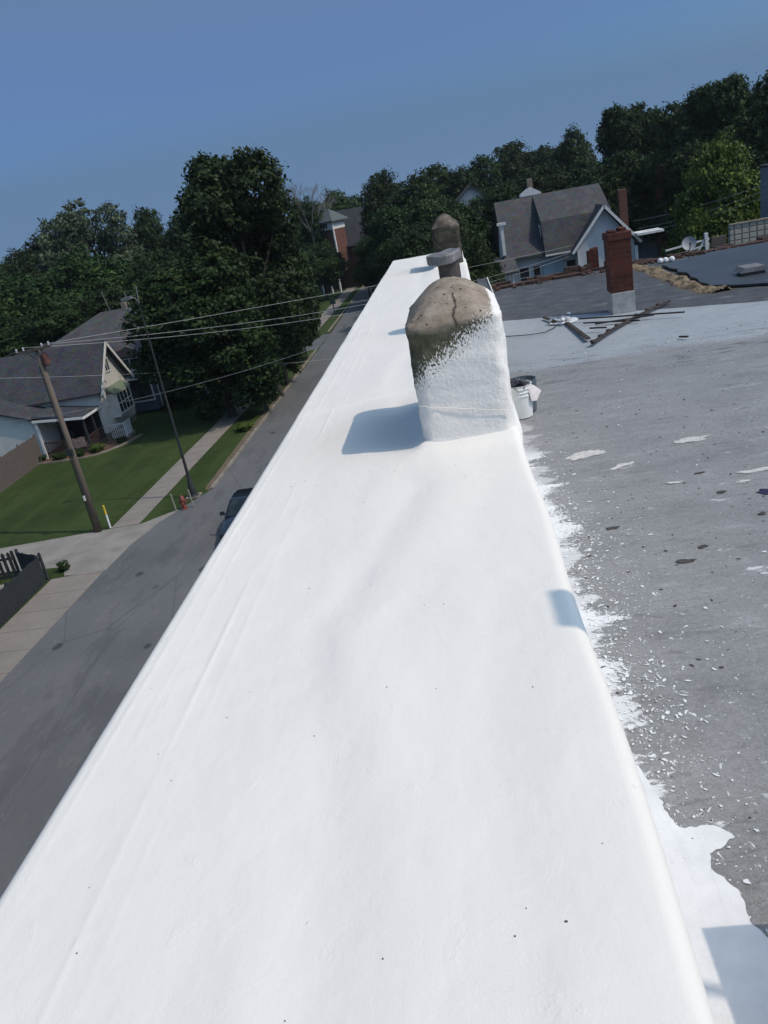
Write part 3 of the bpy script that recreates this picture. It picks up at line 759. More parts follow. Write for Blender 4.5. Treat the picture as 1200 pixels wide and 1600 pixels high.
q = MB()
for i in range(70):
    x_ = rnd.uniform(-1.1, 0.15); y_ = 0.9+9*rnd.random()**1.6; sz = rnd.uniform(.0007, .0017)*rnd.choice((1, 1, 1.4)); z_ = zt(x_, y_)
    if (4.05 < y_ < 5.1 and x_ > -.35): continue
    a = rnd.uniform(0, 3); q.prism([(x_+sz*math.cos(a+k*1.26)*rnd.uniform(.6, 1.8), y_+sz*math.sin(a+k*1.26)*rnd.uniform(.6, 1.8), z_) for k in range(5)], (0, 0, .0012))
o = q.build('grit', 'pipe'); o['kind'] = 'stuff'; tag(o, 'tiny dark grit specks stuck on the white parapet top', 'grit')
# buckets
def bucket(x_, y_, body, lab, seed):
    e = empty('paint_bucket', (x_, y_, RZ+0.01), lab, 'bucket', 'buckets behind the near chimney')
    s_ = MB(); h = 0.37; wv = [(0.128, 0), (0.132, 0.004)]
    for z, r in ((0.245, 0.148), (0.25, 0.156), (0.258, 0.156), (0.262, 0.149), (0.285, 0.150), (0.29, 0.158), (0.298, 0.158), (0.302, 0.151), (0.325, 0.152), (0.33, 0.160), (0.338, 0.160), (0.342, 0.153), (0.362, 0.154), (0.37, 0.158), (0.37, 0.147), (0.33, 0.142), (0.32, 0.02)): wv.append((r, z))
    s_.lathe((x_, y_, RZ+0.01), [(a_*.83, b_*.86) for a_, b_ in wv], 36); b = s_.build('body', body, e, smooth=False)
    hd = MB(); hd.tube([(x_+0.128*math.cos(a), y_-0.128*abs(math.sin(a))*0.5-0.02, RZ+0.25-0.13*math.sin(a)) for a in np.linspace(0, math.pi, 14)], 0.003, 6); hd.build('handle', 'wire', e)
    return e
bucket(0.455, 7.52, 'plastic', 'white plastic bucket with ribbed rim stuffed with dark rags, against the parapet', 1)
bucket(0.515, 7.70, 'plastic_shaded', 'bucket coloured dark as if in shadow, with a pale paper flap, behind the white bucket', 2)
rg = MB()
rnd = random.Random(5)
for i in range(16):
    a = rnd.uniform(0, 6.28); r = rnd.uniform(0.02, 0.08); c = Vector((0.445+r*math.cos(a), 7.50+r*math.sin(a), RZ+0.30+rnd.uniform(0, 0.06)))
    d = Vector((rnd.uniform(-1, 1), rnd.uniform(-1, 1), rnd.uniform(.1, 1))).normalized(); e2 = d.cross(Vector((rnd.random(), rnd.random(), 1))).normalized()
    rg.add([c-d*.06, c+e2*.04, c+d*.07, c-e2*.045+Vector((0, 0, .02))], [(0, 1, 2, 3)])
    rg.add([c-d*.06+Vector((0, 0, -.01)), c+e2*.04+Vector((0, 0, -.01)), c+d*.07+Vector((0, 0, -.01)), c-e2*.045+Vector((0, 0, .01))], [(3, 2, 1, 0)])
o = rg.build('rag_bundle', 'rag', base=(0.445, 7.5, RZ+0.36)); tag(o, 'crumpled dark rags poking out of the white bucket', 'rags')
pf = MB(); pf.prism([(0.53, 7.42, RZ+0.33), (0.60, 7.48, RZ+0.30), (0.665, 7.52, RZ+0.23), (0.61, 7.45, RZ+0.16), (0.56, 7.42, RZ+0.17)], (0, 0.006, 0.004))
o = pf.build('paper_flap', 'paper', base=(0.6, 7.45, RZ+0.14)); tag(o, 'pinkish white paper hanging over the rims of the buckets', 'paper')

# laths and boards lying by the brick chimney
laths = [((886, 507), (920, 534), .055, 'broad old board lying left of the brick chimney, pointing at the camera'),
         ((926, 541), (1046, 475), .045, 'long curved notched batten lying right of the brick chimney'),
         ((905, 504), (1070, 495), .022, 'longest thin lath, lying nearly level in front of the brick chimney'),
         ((912, 508), (1000, 505), .02, 'thin lath just below the longest lath'),
         ((850, 500), (869, 508), .05, 'short dark board just left of the white scraps'),
         ((922, 519), (948, 519), .02, 'stubby stick between the board and the batten'),
         ((1062, 530), (1075, 531), .03, 'single dark stick lying alone right of the batten'),
         ((930, 511), (1022, 498), .02, 'dark lath crossing under the notched batten')]
for i, (a, b, wd, lab) in enumerate(laths):
    pa, pb = Rf(*a), Rf(*b); z = RZ+0.03+0.012*(i % 3)
    e = MB(); mid = (pa+pb)/2
    if i == 1:
        P_ = [pa.lerp(pb, t) + Vector((-0.10*math.sin(t*math.pi), 0, 0)) for t in np.linspace(0, 1, 9)]
        for k in range(8): e.bar((P_[k].x, P_[k].y, z), (P_[k+1].x, P_[k+1].y, z), wd, 0.025)
        for k in range(0, 8): e.bar((P_[k].x-.02, P_[k].y, z+.022), (P_[k].x+.02, P_[k].y+.05, z+.022), 0.03, 0.02)
    else: e.bar((pa.x, pa.y, z), (pb.x, pb.y, z+0.01), wd, 0.018)
    o = e.build('wooden_lath', 'lath', base=(mid.x, mid.y, RZ)); tag(o, lab, 'lath', 'old laths lying on the roof')
wb = MB(); rnd = random.Random(9); p0 = Rf(882, 504)
for i in range(34):
    c = Vector((p0.x+rnd.gauss(0, .09), p0.y+rnd.gauss(0, .10), RZ+0.02+rnd.uniform(0, .07)))
    d = Vector((rnd.uniform(-1, 1), rnd.uniform(-1, 1), rnd.uniform(-.3, .6))).normalized(); e2 = d.cross(Vector((0, .3, 1))).normalized()
    wb.prism([c-d*.035, c+e2*.03, c+d*.05, c-e2*.03], (0, 0, 0.006))
wb.prism([(p0.x+.2*math.cos(k*.7)*(1+.2*(k%2)), p0.y+.2*math.sin(k*.7), RZ+0.012) for k in range(9)], (0, 0, 0.02))
o = wb.build('plastic_scraps', 'paint', base=(p0.x, p0.y, RZ)); tag(o, 'crumpled white plastic scraps lying on the end of the broad board', 'plastic scraps')
cb = MB(); cb.tube([(Rf(x_, y_).x, Rf(x_, y_).y, RZ+0.02) for x_, y_ in ((782, 528), (805, 527), (830, 525), (852, 521), (866, 514), (874, 507))], 0.007, 6)
o = cb.build('loose_cable', 'wire_dark', base=(1.2, 11, RZ)); tag(o, 'thin black cable curling over the silver roof to the white scraps', 'cable')
wp = MB(); p0 = ony(1030, 412, 16.8)
for dx in (0, .10, .22): wp.lathe((p0.x+dx, 16.7, RZ+0.01), [(0.045, 0), (0.06, 0.03), (0.05, 0.07), (0.02, 0.09)], 10)
o = wp.build('white_rag', 'paint', base=(p0.x, 16.7, RZ)); tag(o, 'white crumpled rag at the head of the yellow foam strip', 'rag')
# satellite dish
dp = ony(1077, 380, 17.9)
e = empty('satellite_dish', (dp.x, 17.9, RZ), 'round pale satellite dish on a bracket at the back edge of the roof', 'satellite dish')
q = MB(); n_ = Vector((-0.15, -0.92, 0.35)).normalized(); u_ = n_.cross(Vector((0, 0, 1))).normalized(); v_ = u_.cross(n_)
C_ = Vector((dp.x, 17.9, dp.z)); vs = [C_ - n_*0.04]; fs = []
for ir, r in enumerate((0.045, 0.09, 0.12, 0.145)):
    for k in range(28):
        a = 2*math.pi*k/28; vs.append(C_ + (u_*math.cos(a)+v_*math.sin(a))*r + n_*(-0.04+0.04*(r/0.145)**2))
for k in range(28): fs.append((0, 1+k, 1+(k+1) % 28))
for ir in range(3):
    for k in range(28):
        a = 1+ir*28; fs.append((a+k, a+28+k, a+28+(k+1) % 28, a+(k+1) % 28))
vb = [Vector(v)-n_*0.012 for v in vs]; nv = len(vs)
q.add(vs+vb, fs+[tuple(i+nv for i in reversed(f)) for f in fs]); q.build('reflector', simple('dish_grey', (0.33, 0.35, 0.37), (0.27, 0.29, 0.31), 5, 0.5), e, smooth=True)
q = MB(); q.tube([C_-n_*.05, C_-n_*.12, Vector((dp.x+.02, 18.05, RZ-0.1))], 0.022, 8); q.build('mast', 'metal', e)
q = MB(); q.tube([C_-v_*.13, C_-v_*.07+n_*.18], 0.010, 6); q.obox(C_-v_*.06+n_*.18, u_*.02, v_*.02, n_*.025); q.build('feed_arm', 'wire_dark', e)
# white rail behind the dish
e = empty('safety_rail', (ony(1075, 380, 18.6).x, 18.6, RZ-0.6), 'white metal rail with an upright post behind the satellite dish', 'railing')
a, b = ony(1040, 392, 18.6), ony(1108, 373, 18.6)
q = MB(); q.bar(a, b, 0.035); q.bar(a+Vector((.3, 0, -.12)), b+Vector((0, 0, -.10)), 0.03); q.build('rail', 'trim', e)
t0 = ony(1103, 364, 18.6); q = MB(); q.bar((t0.x, 18.6, t0.z), (t0.x+0.03, 18.6, RZ-0.6), 0.07); q.bar((t0.x-.25, 18.6, t0.z-.45), (t0.x, 18.6, t0.z-.1), 0.035); q.build('post', 'trim', e)

# outside the frame on the right: block and boxed mast, added only to cast the edge shadows
e = empty('shadow_block', (1.55, 0.9, RZ), 'low unseen brick block added to shade the near roof', 'chimney')
q = MB(); q.box(1.12, 2.0, -0.3, 1.55, RZ, -1.42); q.build('stack', 'brick', e)  # invented block, placed to shade the near roof corner
q = MB(); q.box(1.08, 2.04, -0.34, 1.60, -1.42, -1.36); q.build('coping', 'kerb', e)
e = empty('shadow_mast', (2.7, 0.9, RZ), 'unseen box on a slim mast, added to shade the parapet edge', 'shadow_mast')
q = MB(); q.tube([(2.7, 0.9, RZ), (2.7, 0.9, 1.0)], 0.02, 8); q.tube([(2.7, 0.9, 1.0), (2.08, 1.70, 1.05)], 0.012, 8); q.build('mast', 'metal', e)
q = MB(); q.box(1.96, 2.24, 1.60, 1.83, 0.98, 1.10); q.build('lamp_head', 'metal', e)  # unlit box, invented to cast the small shadow on the parapet edge

# ================================================================ trees
LEAFN = 0
def crown_mesh(name, seed, n_leaf, leaf, lobes=18, shape='round', mat='leaf', rad=0.34, zc=0.60, rz=0.37, lob=(0.10, 0.17), clump=0.020):
    rng = np.random.default_rng(seed)
    Cs = []; Rs = []
    for i in range(lobes):
        while True:
            p = rng.uniform(-1, 1, 3)
            if np.dot(p, p) <= 1: break
        p = p/ max(np.linalg.norm(p), 1e-6) * (np.linalg.norm(p)**0.5)
        w_ = 1.0
        if shape == 'cone': w_ = 1.0-0.6*max(0, p[2])
        Cs.append([p[0]*(rad-0.10)*w_, p[1]*(rad-0.10)*w_, zc+p[2]*(rz-0.09)]); Rs.append(rng.uniform(*lob))
    Cs = np.array(Cs); Rs = np.array(Rs)
    ncl = max(40, n_leaf//26)
    lp = rng.choice(lobes, ncl*2, p=Rs**2/np.sum(Rs**2))
    cd = rng.normal(size=(ncl*2, 3)); cd[:, 2] += 0.25; cd /= np.linalg.norm(cd, axis=1)[:, None]
    cr = Rs[lp]*(0.55+0.62*rng.random(ncl*2)**0.8)
    CC = Cs[lp]+cd*cr[:, None]
    dist = np.linalg.norm(CC[:, None, :]-Cs[None], axis=2)/Rs[None]
    dist[np.arange(len(CC)), lp] = 9
    kp = (dist.min(axis=1) > 0.55) | (rng.random(len(CC)) < 0.12)
    CC, cd, lp = CC[kp][:ncl], cd[kp][:ncl], lp[kp][:ncl]
    cs_ = 0.55+0.9*rng.random(len(CC))
    ci = rng.integers(0, len(CC), n_leaf)
    g = rng.normal(size=(n_leaf, 3))*np.array([1, 1, 0.62])
    P = CC[ci]+g*(clump*cs_[ci])[:, None]
    d = cd[ci]; pick = lp[ci]
    n = len(P)
    nrm = d*0.8+rng.normal(size=(n, 3))*0.7+np.array([0, 0, 0.35]); nrm /= np.linalg.norm(nrm, axis=1)[:, None]
    t = np.cross(nrm, rng.normal(size=(n, 3))); t /= np.linalg.norm(t, axis=1)[:, None]
    b = np.cross(nrm, t)
    s1 = (leaf*(0.6+0.9*rng.random(n)))[:, None]; s2 = s1*(0.45+0.4*rng.random(n))[:, None]
    j = lambda: 1+0.35*(rng.random((n, 1))-0.5)
    V = np.stack([P-t*s1*j(), P-b*s2*j()+nrm*s1*0.15, P+t*s1*j(), P+b*s2*j()+nrm*s1*0.12], axis=1).reshape(-1, 3)
    me = D.meshes.new(name)
    me.vertices.add(4*n); me.vertices.foreach_set('co', V.ravel())
    me.loops.add(4*n); me.loops.foreach_set('vertex_index', np.arange(4*n, dtype=np.int32))
    me.polygons.add(n); me.polygons.foreach_set('loop_start', np.arange(0, 4*n, 4, dtype=np.int32))
    me.update(calc_edges=True); me.validate()
    at = me.attributes.new('tint', 'FLOAT', 'FACE')
    lobe_t = rng.random(lobes)
    ct = rng.random(len(CC)); tv = 0.2*lobe_t[pick]+0.4*ct[ci]+0.4*rng.random(n)
    at.data.foreach_set('value', tv.astype(np.float32))
    me.materials.append(M[mat])
    return me, Cs
def trunk_mesh(name, Cs, seed, r=0.02, mat='bark', zf=0.45):
    rnd = random.Random(seed); mb = MB()
    z = zf
    mb.tube([(0, 0, -0.01), (0.004, 0, 0.02), (rnd.uniform(-.01, .01), rnd.uniform(-.01, .01), z*0.5), (rnd.uniform(-.02, .02), rnd.uniform(-.02, .02), z), (0.01, 0.01, 0.75)], [r*1.5, r*1.05, r*0.85, r*0.65, r*0.2], 9)
    for c in Cs:
        s0 = rnd.uniform(0.5, 1.0)*z
        m_ = (c[0]*0.45+rnd.uniform(-.02, .02), c[1]*0.45+rnd.uniform(-.02, .02), s0+(c[2]-s0)*0.55)
        mb.tube([(0, 0, s0), m_, tuple(c)], [r*0.42, r*0.28, r*0.10], 6)
    me = D.meshes.new(name); me.from_pydata(mb.v, [], mb.f); me.materials.append(M[mat]); me.shade_smooth()
    return me
KINDS = {}
def kind(key, **kw):
    tr = kw.pop('tr', 0.02); tm = kw.pop('bark', 'bark')
    cm, Cs = crown_mesh('crown', **kw); KINDS[key] = (cm, trunk_mesh('trunk', Cs[:14], kw['seed'], tr, tm))
kind('big', seed=2, n_leaf=90000, leaf=0.0078, lobes=46, clump=0.014, rad=0.36, lob=(0.055, 0.12), mat='leaf', zc=0.56, rz=0.42, tr=0.022)
kind('low', seed=31, n_leaf=60000, leaf=0.0095, lobes=46, rad=0.38, lob=(0.06, 0.12), mat='leaf', zc=0.50, rz=0.49, tr=0.02, clump=0.016)
kind('a', seed=3, n_leaf=40000, leaf=0.0105, lobes=26, mat='leaf', lob=(0.08, 0.15))
kind('b', seed=5, n_leaf=40000, leaf=0.0105, lobes=30, mat='leaf_mid', lob=(0.07, 0.14))
kind('c', seed=8, n_leaf=36000, leaf=0.01, lobes=30, mat='leaf', lob=(0.07, 0.13), rad=0.30, rz=0.40, zc=0.58)
kind('sparse', seed=12, n_leaf=20000, leaf=0.0085, lobes=34, mat='leaf_olive', lob=(0.05, 0.10), rad=0.42)
kind('hazy', seed=41, n_leaf=42000, leaf=0.0085, lobes=44, mat='leaf_olive', lob=(0.06, 0.12), rad=0.40, zc=0.60, rz=0.38, clump=0.015)
kind('light', seed=15, n_leaf=60000, leaf=0.0095, lobes=34, mat='leaf_light', lob=(0.07, 0.14), rad=0.36, zc=0.52, rz=0.46, shape='cone')
kind('cone', seed=19, n_leaf=30000, leaf=0.01, lobes=36, mat='leaf', lob=(0.05, 0.10), rad=0.24, zc=0.54, rz=0.46, shape='cone')
kind('bush', seed=23, n_leaf=9000, leaf=0.024, clump=0.04, lobes=16, mat='leaf_mid', lob=(0.12, 0.2), rad=0.48, zc=0.45, rz=0.45)
kind('bush_light', seed=29, n_leaf=7000, leaf=0.026, clump=0.04, lobes=14, mat='leaf_light', lob=(0.12, 0.2), rad=0.48, zc=0.45, rz=0.45)
trnd = random.Random(77)
ST = 'big shade trees along the street'
def tree(k, x_, y_, h, w_, lab, name='broadleaf_tree', cat='tree', group=None, gz=GZ, rot=None):
    e = D.objects.new(name, None); COL.objects.link(e)
    e.location = (x_, y_, gz); e.rotation_euler = (0, 0, trnd.uniform(0, 6.28) if rot is None else rot)
    cm, tm = KINDS[k]; base_w = {'big': .78, 'hazy': .86, 'low': .80, 'a': .74, 'b': .74, 'c': .64, 'sparse': .86, 'light': .76, 'cone': .52, 'bush': 1.1, 'bush_light': 1.1}[k]
    s_ = (w_/base_w, w_/base_w, h)
    e.scale = s_
    for nm, me in (('crown', cm), ('trunk', tm)):
        o = D.objects.new(nm, me); COL.objects.link(o); o.parent = e
    return tag(e, lab, cat, group)
def treepx(k, px_, py_, Y, w_, lab, **kw):
    p = ony(px_, py_, Y)
    if kw.get('group') == ST: p.x = min(p.x, -14.3)          # street trees keep to the verge
    return tree(k, p.x, Y, (p.z-GZ)*1.0, w_, lab, **kw)
ST = 'big shade trees along the street'
treepx('big', 370, 224, 58, 13.0, 'tallest dark maple left of the street, its top open and lumpy against the sky', group=ST, rot=0.6)
treepx('low', 298, 395, 54, 12.0, 'dark leafy tree spreading over the blue house, below the tallest maple', group=ST, rot=2.2)
treepx('low', 398, 335, 62, 7.8, 'dark tree leaning over the street right of the tallest maple', group=ST)
treepx('low', 372, 425, 54, 5.6, 'low bushy tree at the kerb under the tallest maple', group=ST)
treepx('low', 432, 395, 70, 6.0, 'dark green tree beside the street corner', group=ST)
treepx('b', 468, 480, 72, 3.2, 'small tree hanging over the street corner', group=ST)
L_ = 'trees filling the left background'
treepx('hazy', 112, 306, 92, 14.0, 'tall hazy thin-leaved tree standing above the left treeline', group=L_)
treepx('a', 218, 327, 105, 7.0, 'dark round treetop between the hazy tree and the tallest maple', group=L_)
treepx('b', 268, 338, 100, 8.0, 'pale green treetop touching the tallest maple on its left', group=L_)
treepx('a', 48, 372, 110, 12.0, 'dark domed tree at the left, just below the hazy tree', group=L_)
treepx('c', 5, 396, 120, 12.0, 'dark tree at the far left edge of the photo', group=L_)
treepx('b', 100, 395, 82, 11, 'broad mid green tree below the hazy thin-leaved tree', group=L_)
treepx('b', 168, 405, 84, 9, 'green tree above the roof of the blue house', group=L_)
treepx('a', 235, 392, 80, 9, 'dark green tree directly left of the tallest maple trunk', group=L_)
treepx('a', 25, 430, 80, 12, 'dense dark tree above the left end of the white house roof', group=L_)
treepx('b', -60, 420, 76, 13, 'dark tree cut by the left edge of the photo', group=L_)
treepx('a', 95, 462, 74, 8, 'low dark tree behind the roof ridge of the white house', group=L_)
treepx('c', 160, 440, 72, 7, 'narrow dark tree beside the peak of the blue house', group=L_)
treepx('a', 60, 475, 66, 9, 'low round tree just behind the white house roof at the left', group=L_)
treepx('a', -30, 500, 66, 10, 'low tree behind the far left end of the white house roof', group=L_)
Mg = 'trees beyond the end of the street'
treepx('b', 530, 296, 165, 12, 'mid green tree behind the brick tower house', group=Mg)
treepx('b', 500, 315, 150, 13, 'mid green tree left behind the brick tower house', group=Mg)
treepx('c', 555, 318, 160, 9, 'narrow green tree right behind the brick tower house', group=Mg)
treepx('a', 592, 268, 118, 8.5, 'tall dark tree right of the brick tower house', group=Mg)
treepx('b', 640, 274, 112, 11, 'wide green tree behind the far end of the white parapet', group=Mg)
treepx('a', 612, 320, 100, 9, 'dark tree just above the left end of the parapet', group=Mg)
treepx('a', 578, 370, 104, 6.5, 'dark tree shading the road end beside the parapet', group=Mg)
treepx('a', 690, 256, 125, 11, 'dark tree above the far domed chimney', group=Mg)
treepx('b', 672, 310, 92, 10, 'bushy green tree directly behind the far domed chimney', group=Mg)
treepx('a', 742, 246, 130, 10, 'dark tree between the far domed chimney and the grey-roofed house', group=Mg)
treepx('c', 722, 300, 96, 8, 'dark narrow tree left of the grey-roofed house', group=Mg)
treepx('b', 735, 375, 62, 4.8, 'small leafy tree right beside the far end of the parapet', group=Mg)
treepx('a', 620, 372, 84, 6.5, 'low dark tree touching the end of the parapet', group=Mg)
treepx('a', 650, 350, 80, 9, 'dark crown seen over the end of the parapet', group=Mg)
treepx('b', 568, 408, 112, 4.2, 'small round street tree on the far footpath', group=Mg)
treepx('b', 494, 380, 118, 8, 'bushy tree hiding the porch of the brick tower house', group=Mg)
treepx('c', 470, 300, 130, 7, 'slim green tree right of the tallest maple', group=Mg)
Rg = 'trees on the right skyline'
treepx('a', 800, 222, 150, 12, 'distant dark treetop above the small white chimney cap', group=Rg)
treepx('c', 848, 219, 150, 12, 'flat-topped distant dark tree above the grey roof', group=Rg)
treepx('b', 888, 202, 130, 9, 'dark tree left of the tallest crown on the right skyline', group=Rg)
treepx('big', 972, 158, 100, 9.5, 'tall dark round crown standing out on the right skyline', group=Rg, rot=1.0)
treepx('a', 1032, 168, 100, 8, 'dark tree right of the tall round crown', group=Rg)
treepx('c', 1075, 132, 92, 9, 'dark pointed tree climbing towards the right corner', group=Rg)
treepx('big', 1125, 116, 86, 12, 'highest dark tree, at the upper right of the photo', group=Rg, rot=3.0)
treepx('a', 1190, 118, 84, 10, 'dark tree at the right edge of the photo', group=Rg)
treepx('a', 1270, 110, 82, 12, 'dark tree cut by the right edge of the photo', group=Rg)
treepx('b', 905, 250, 110, 10, 'dark tree behind the ridge of the grey-roofed house', group=Rg)
treepx('a', 840, 258, 104, 11, 'dark mass of leaves right behind the small white chimney cap', group=Rg)
treepx('a', 960, 240, 92, 10, 'dark tree behind the thin red chimney', group=Rg)
treepx('a', 1040, 235, 90, 10, 'dark tree above the low grey building', group=Rg)
treepx('a', 790, 285, 96, 8, 'dark tree touching the left end of the grey roof', group=Rg)
treepx('a', 1100, 220, 82, 10, 'dark tree behind the bright green maple', group=Rg)
treepx('light', 1128, 203, 52, 6.6, 'bright yellow-green maple at the right, in front of the dark trees', rot=0.4)
tree('bush_light', ony(1005, 330, 80).x, 80, 3.2, 5.5, 'light green bush right of the grey-roofed house', name='shrub', cat='shrub')
tree('bush', ony(965, 340, 78).x, 78, 3.4, 4.0, 'green bush behind the gable of the grey-roofed house', name='shrub', cat='shrub')
# bare twiggy tree
def bare_tree(px_, py_, Y, lab):
    p = ony(px_, py_, Y); e = empty('bare_tree', (p.x, Y, GZ), lab, 'tree'); rnd = random.Random(4)
    H_ = p.z-GZ; t = MB(); t.tube([(p.x, Y, GZ), (p.x+.2, Y, GZ+H_*.55)], [.25, .14], 8); to = t.build('trunk', 'bark_pale', e)
    mb = MB()
    def br(o, d, l, r, k):
        q = o+d*l; mid = o+d*l*.5+Vector((rnd.uniform(-1, 1), rnd.uniform(-1, 1), 0))*l*.06
        mb.tube([o, mid, q], [r, r*.8, r*.55], 5, False)
        if k == 0: return
        for i in range(3 if k > 1 else 4):
            nd = (d+Vector((rnd.uniform(-.8, .8), rnd.uniform(-.8, .8), rnd.uniform(-.1, .5)))*.75).normalized(); br(q, nd, l*rnd.uniform(.6, .85), r*.55, k-1)
    for a in range(6): br(Vector((p.x+.1, Y, GZ+H_*(.42+.02*a))), Vector((math.cos(a*1.1)*.5, math.sin(a*1.1)*.5, 1)).normalized(), H_*.14, .11, 4)
    mb.build('branches', 'bark_pale', e)
bare_tree(466, 264, 128, 'leafless pale twiggy tree right of the tallest maple')

# ================================================================ white house on the left
A = empty('white_house', (-30, 55, GZ), 'white clapboard house with a street-facing gable, bay window and dark porch', 'house')
WH = []
def gable_x(mb, x0, x1, y0, y1, z0, ze, za):   # ridge along x ; end walls at x0,x1
    ym = (y0+y1)/2
    mb.prism([(x0, y0, z0), (x0, y1, z0), (x0, y1, ze), (x0, ym, za), (x0, y0, ze)], (x1-x0, 0, 0)); return mb
def gable_y(mb, x0, x1, y0, y1, z0, ze, za):
    xm = (x0+x1)/2
    mb.prism([(x0, y0, z0), (x1, y0, z0), (x1, y0, ze), (xm, y0, za), (x0, y0, ze)], (0, y1-y0, 0)); return mb
def roof_x(mb, x0, x1, y0, y1, ze, za, ov=0.35, th=0.14):
    ym = (y0+y1)/2; sl = (za-ze)/(ym-y0)
    a = (y0-ov, ze-ov*sl+0.03); b = (ym, za+0.03); c = (y1+ov, ze-ov*sl+0.03)
    mb.prism([(x0, a[0], a[1]), (x0, b[0], b[1]), (x0, b[0], b[1]+th), (x0, a[0], a[1]+th)], (x1-x0, 0, 0))
    mb.prism([(x0, c[0], c[1]), (x0, c[0], c[1]+th), (x0, b[0]+0.002, b[1]+th), (x0, b[0]+0.002, b[1])], (x1-x0, 0, 0)); return mb
def roof_y(mb, y0, y1, x0, x1, ze, za, ov=0.35, th=0.14):
    xm = (x0+x1)/2; sl = (za-ze)/(xm-x0)
    a = (x0-ov, ze-ov*sl+0.03); b = (xm, za+0.03); c = (x1+ov, ze-ov*sl+0.03)
    mb.prism([(a[0], y0, a[1]), (b[0], y0, b[1]), (b[0], y0, b[1]+th), (a[0], y0, a[1]+th)], (0, y1-y0, 0))
    mb.prism([(c[0], y0, c[1]), (c[0], y0, c[1]+th), (b[0]+0.002, y0, b[1]+th), (b[0]+0.002, y0, b[1])], (0, y1-y0, 0)); return mb
gz = GZ
# front gable wing (ridge along x, gable to the street at x=-25.5)
wl = MB(); gable_x(wl, -44, -25.6, 52.9, 58.2, gz+0.5, gz+3.7, gz+6.45)
# rear block behind porch (its end wall faces the camera)
gable_y(wl, -46, -29.3, 50.25, 60, gz+0.0, gz+2.75, gz+5.6)
wl.build('wall', 'sid_white', A)
q = MB(); q.box(-44, -25.66, 52.96, 58.14, gz, gz+0.5); q.build('foundation', 'kerb', A)
rf = MB(); roof_x(rf, -45, -25.15, 52.9, 58.2, gz+3.7, gz+6.45, 0.4)
roof_y(rf, 49.95, 60, -46, -29.3, gz+2.75, gz+5.6, 0.1)
# porch roof: falls to the street side
rf.prism([(-29.25, 50.0, gz+2.95), (-29.25, 50.0, gz+3.08), (-25.75, 50.0, gz+2.52), (-25.75, 50.0, gz+2.40)], (0, 3.0, 0))
ra = rf.build('roof', 'shing_b', A)
fa = MB()
for sgn in (-1, 1):
    ym = 55.55; ye = ym+sgn*3.05; fa.bar((-25.13, ym, gz+6.40), (-25.13, ye, gz+6.40-3.05*2.75/2.65), 0.05, 0.22)
fa.bar((-25.72, 49.97, gz+2.42), (-25.72, 52.9, gz+2.42), 0.05, 0.16)
fa.bar((-29.3, 49.97, gz+2.72), (-25.72, 49.97, gz+2.44), 0.05, 0.16)
fa.build('fascia', 'trim', A)
# soffit box of the bay, bay window
by = MB(); by.box(-25.6, -25.02, 54.22, 57.08, gz+1.22, gz+1.35); by.build('bay_sill', 'sid_white', A)
by = MB(); by.prism([(-25.6, 54.1, gz+3.15), (-24.95, 54.1, gz+2.92), (-25.6, 54.1, gz+3.40)], (0, 3.1, 0)); by.build('bay_roof', 'green_trim', A)
by = MB(); by.box(-25.6, -25.05, 54.25, 57.05, gz+1.35, gz+2.95); bo = by.build('bay', 'sid_white', A)
window(A, (-25.05, 55.65, gz+2.14), (0, 1, 0), 2.5, 1.45, (1, 0, 0), 4, 2, 'trim', 0.08)
window(A, (-25.6, 55.55, gz+4.85), (0, 1, 0), 0.8, 0.9, (1, 0, 0), 2, 1, 'trim', 0.07)
window(A, (-36.0, 50.25, gz+1.85), (1, 0, 0), 0.9, 1.2, (0, -1, 0), 1, 2, 'trim', 0.08)
window(A, (-33.2, 50.25, gz+1.65), (1, 0, 0), 0.9, 1.1, (0, -1, 0), 1, 2, 'trim', 0.08)
# porch
pc = MB(); pc.box(-29.25, -25.9, 50.2, 52.85, gz, gz+0.32); po = pc.build('porch_floor', simple('porch_boards', (0.10, 0.07, 0.055), (0.07, 0.05, 0.04), 5, 0.8), A)
pc = MB(); pc.box(-29.28, -29.12, 50.12, 50.28, gz, gz+2.66); pc.build('porch_post', 'trim', A)
pc = MB(); pc.box(-25.98, -25.84, 50.16, 50.30, gz, gz+2.40); pc.build('porch_post', 'wood_dark', A)
pc = MB(); pc.box(-25.98, -25.84, 51.6, 51.7, gz, gz+2.36); pc.build('porch_post', 'wood_dark', A)
pc = MB(); pc.box(-29.28, -25.95, 50.19, 50.25, gz+1.05, gz+1.12)
for i in range(26): pc.box(-29.1+i*0.123, -29.07+i*0.123, 50.20, 50.24, gz+0.32, gz+1.05)
for i in range(18): pc.box(-25.92, -25.88, 50.4+i*0.13, 50.43+i*0.13, gz+0.32, gz+1.05)
pc.box(-25.93, -25.87, 50.3, 52.8, gz+1.05, gz+1.12); pc.build('porch_railing', simple('brown_rail', (0.07, 0.04, 0.035), (0.05, 0.03, 0.03), 5, 0.7), A)
pc = MB(); pc.box(-29.2, -25.95, 52.80, 52.87, gz+0.32, gz+2.5); pc.build('porch_shade_sheet', 'dark', A)  # dark sheet before the house wall, painted porch shade
st = MB()
for i in range(4): st.box(-25.6-0.0, -24.6+0.28*i*0, 52.95, 53.9, gz+0.0, gz+0.02)
for i in range(3): st.box(-25.55, -24.5-0.3*i+0.3, 52.95, 54.0, gz+0.14*i, gz+0.14*(i+1))
st.build('step', 'kerb', A)
rl = MB()
for i in range(8): rl.box(-25.5+0.14*i, -25.46+0.14*i, 52.93, 52.97, gz+0.05, gz+1.0)
rl.box(-25.55, -24.4, 52.92, 52.98, gz+0.98, gz+1.05); rl.box(-24.46, -24.38, 52.9, 53.0, gz, gz+1.1)
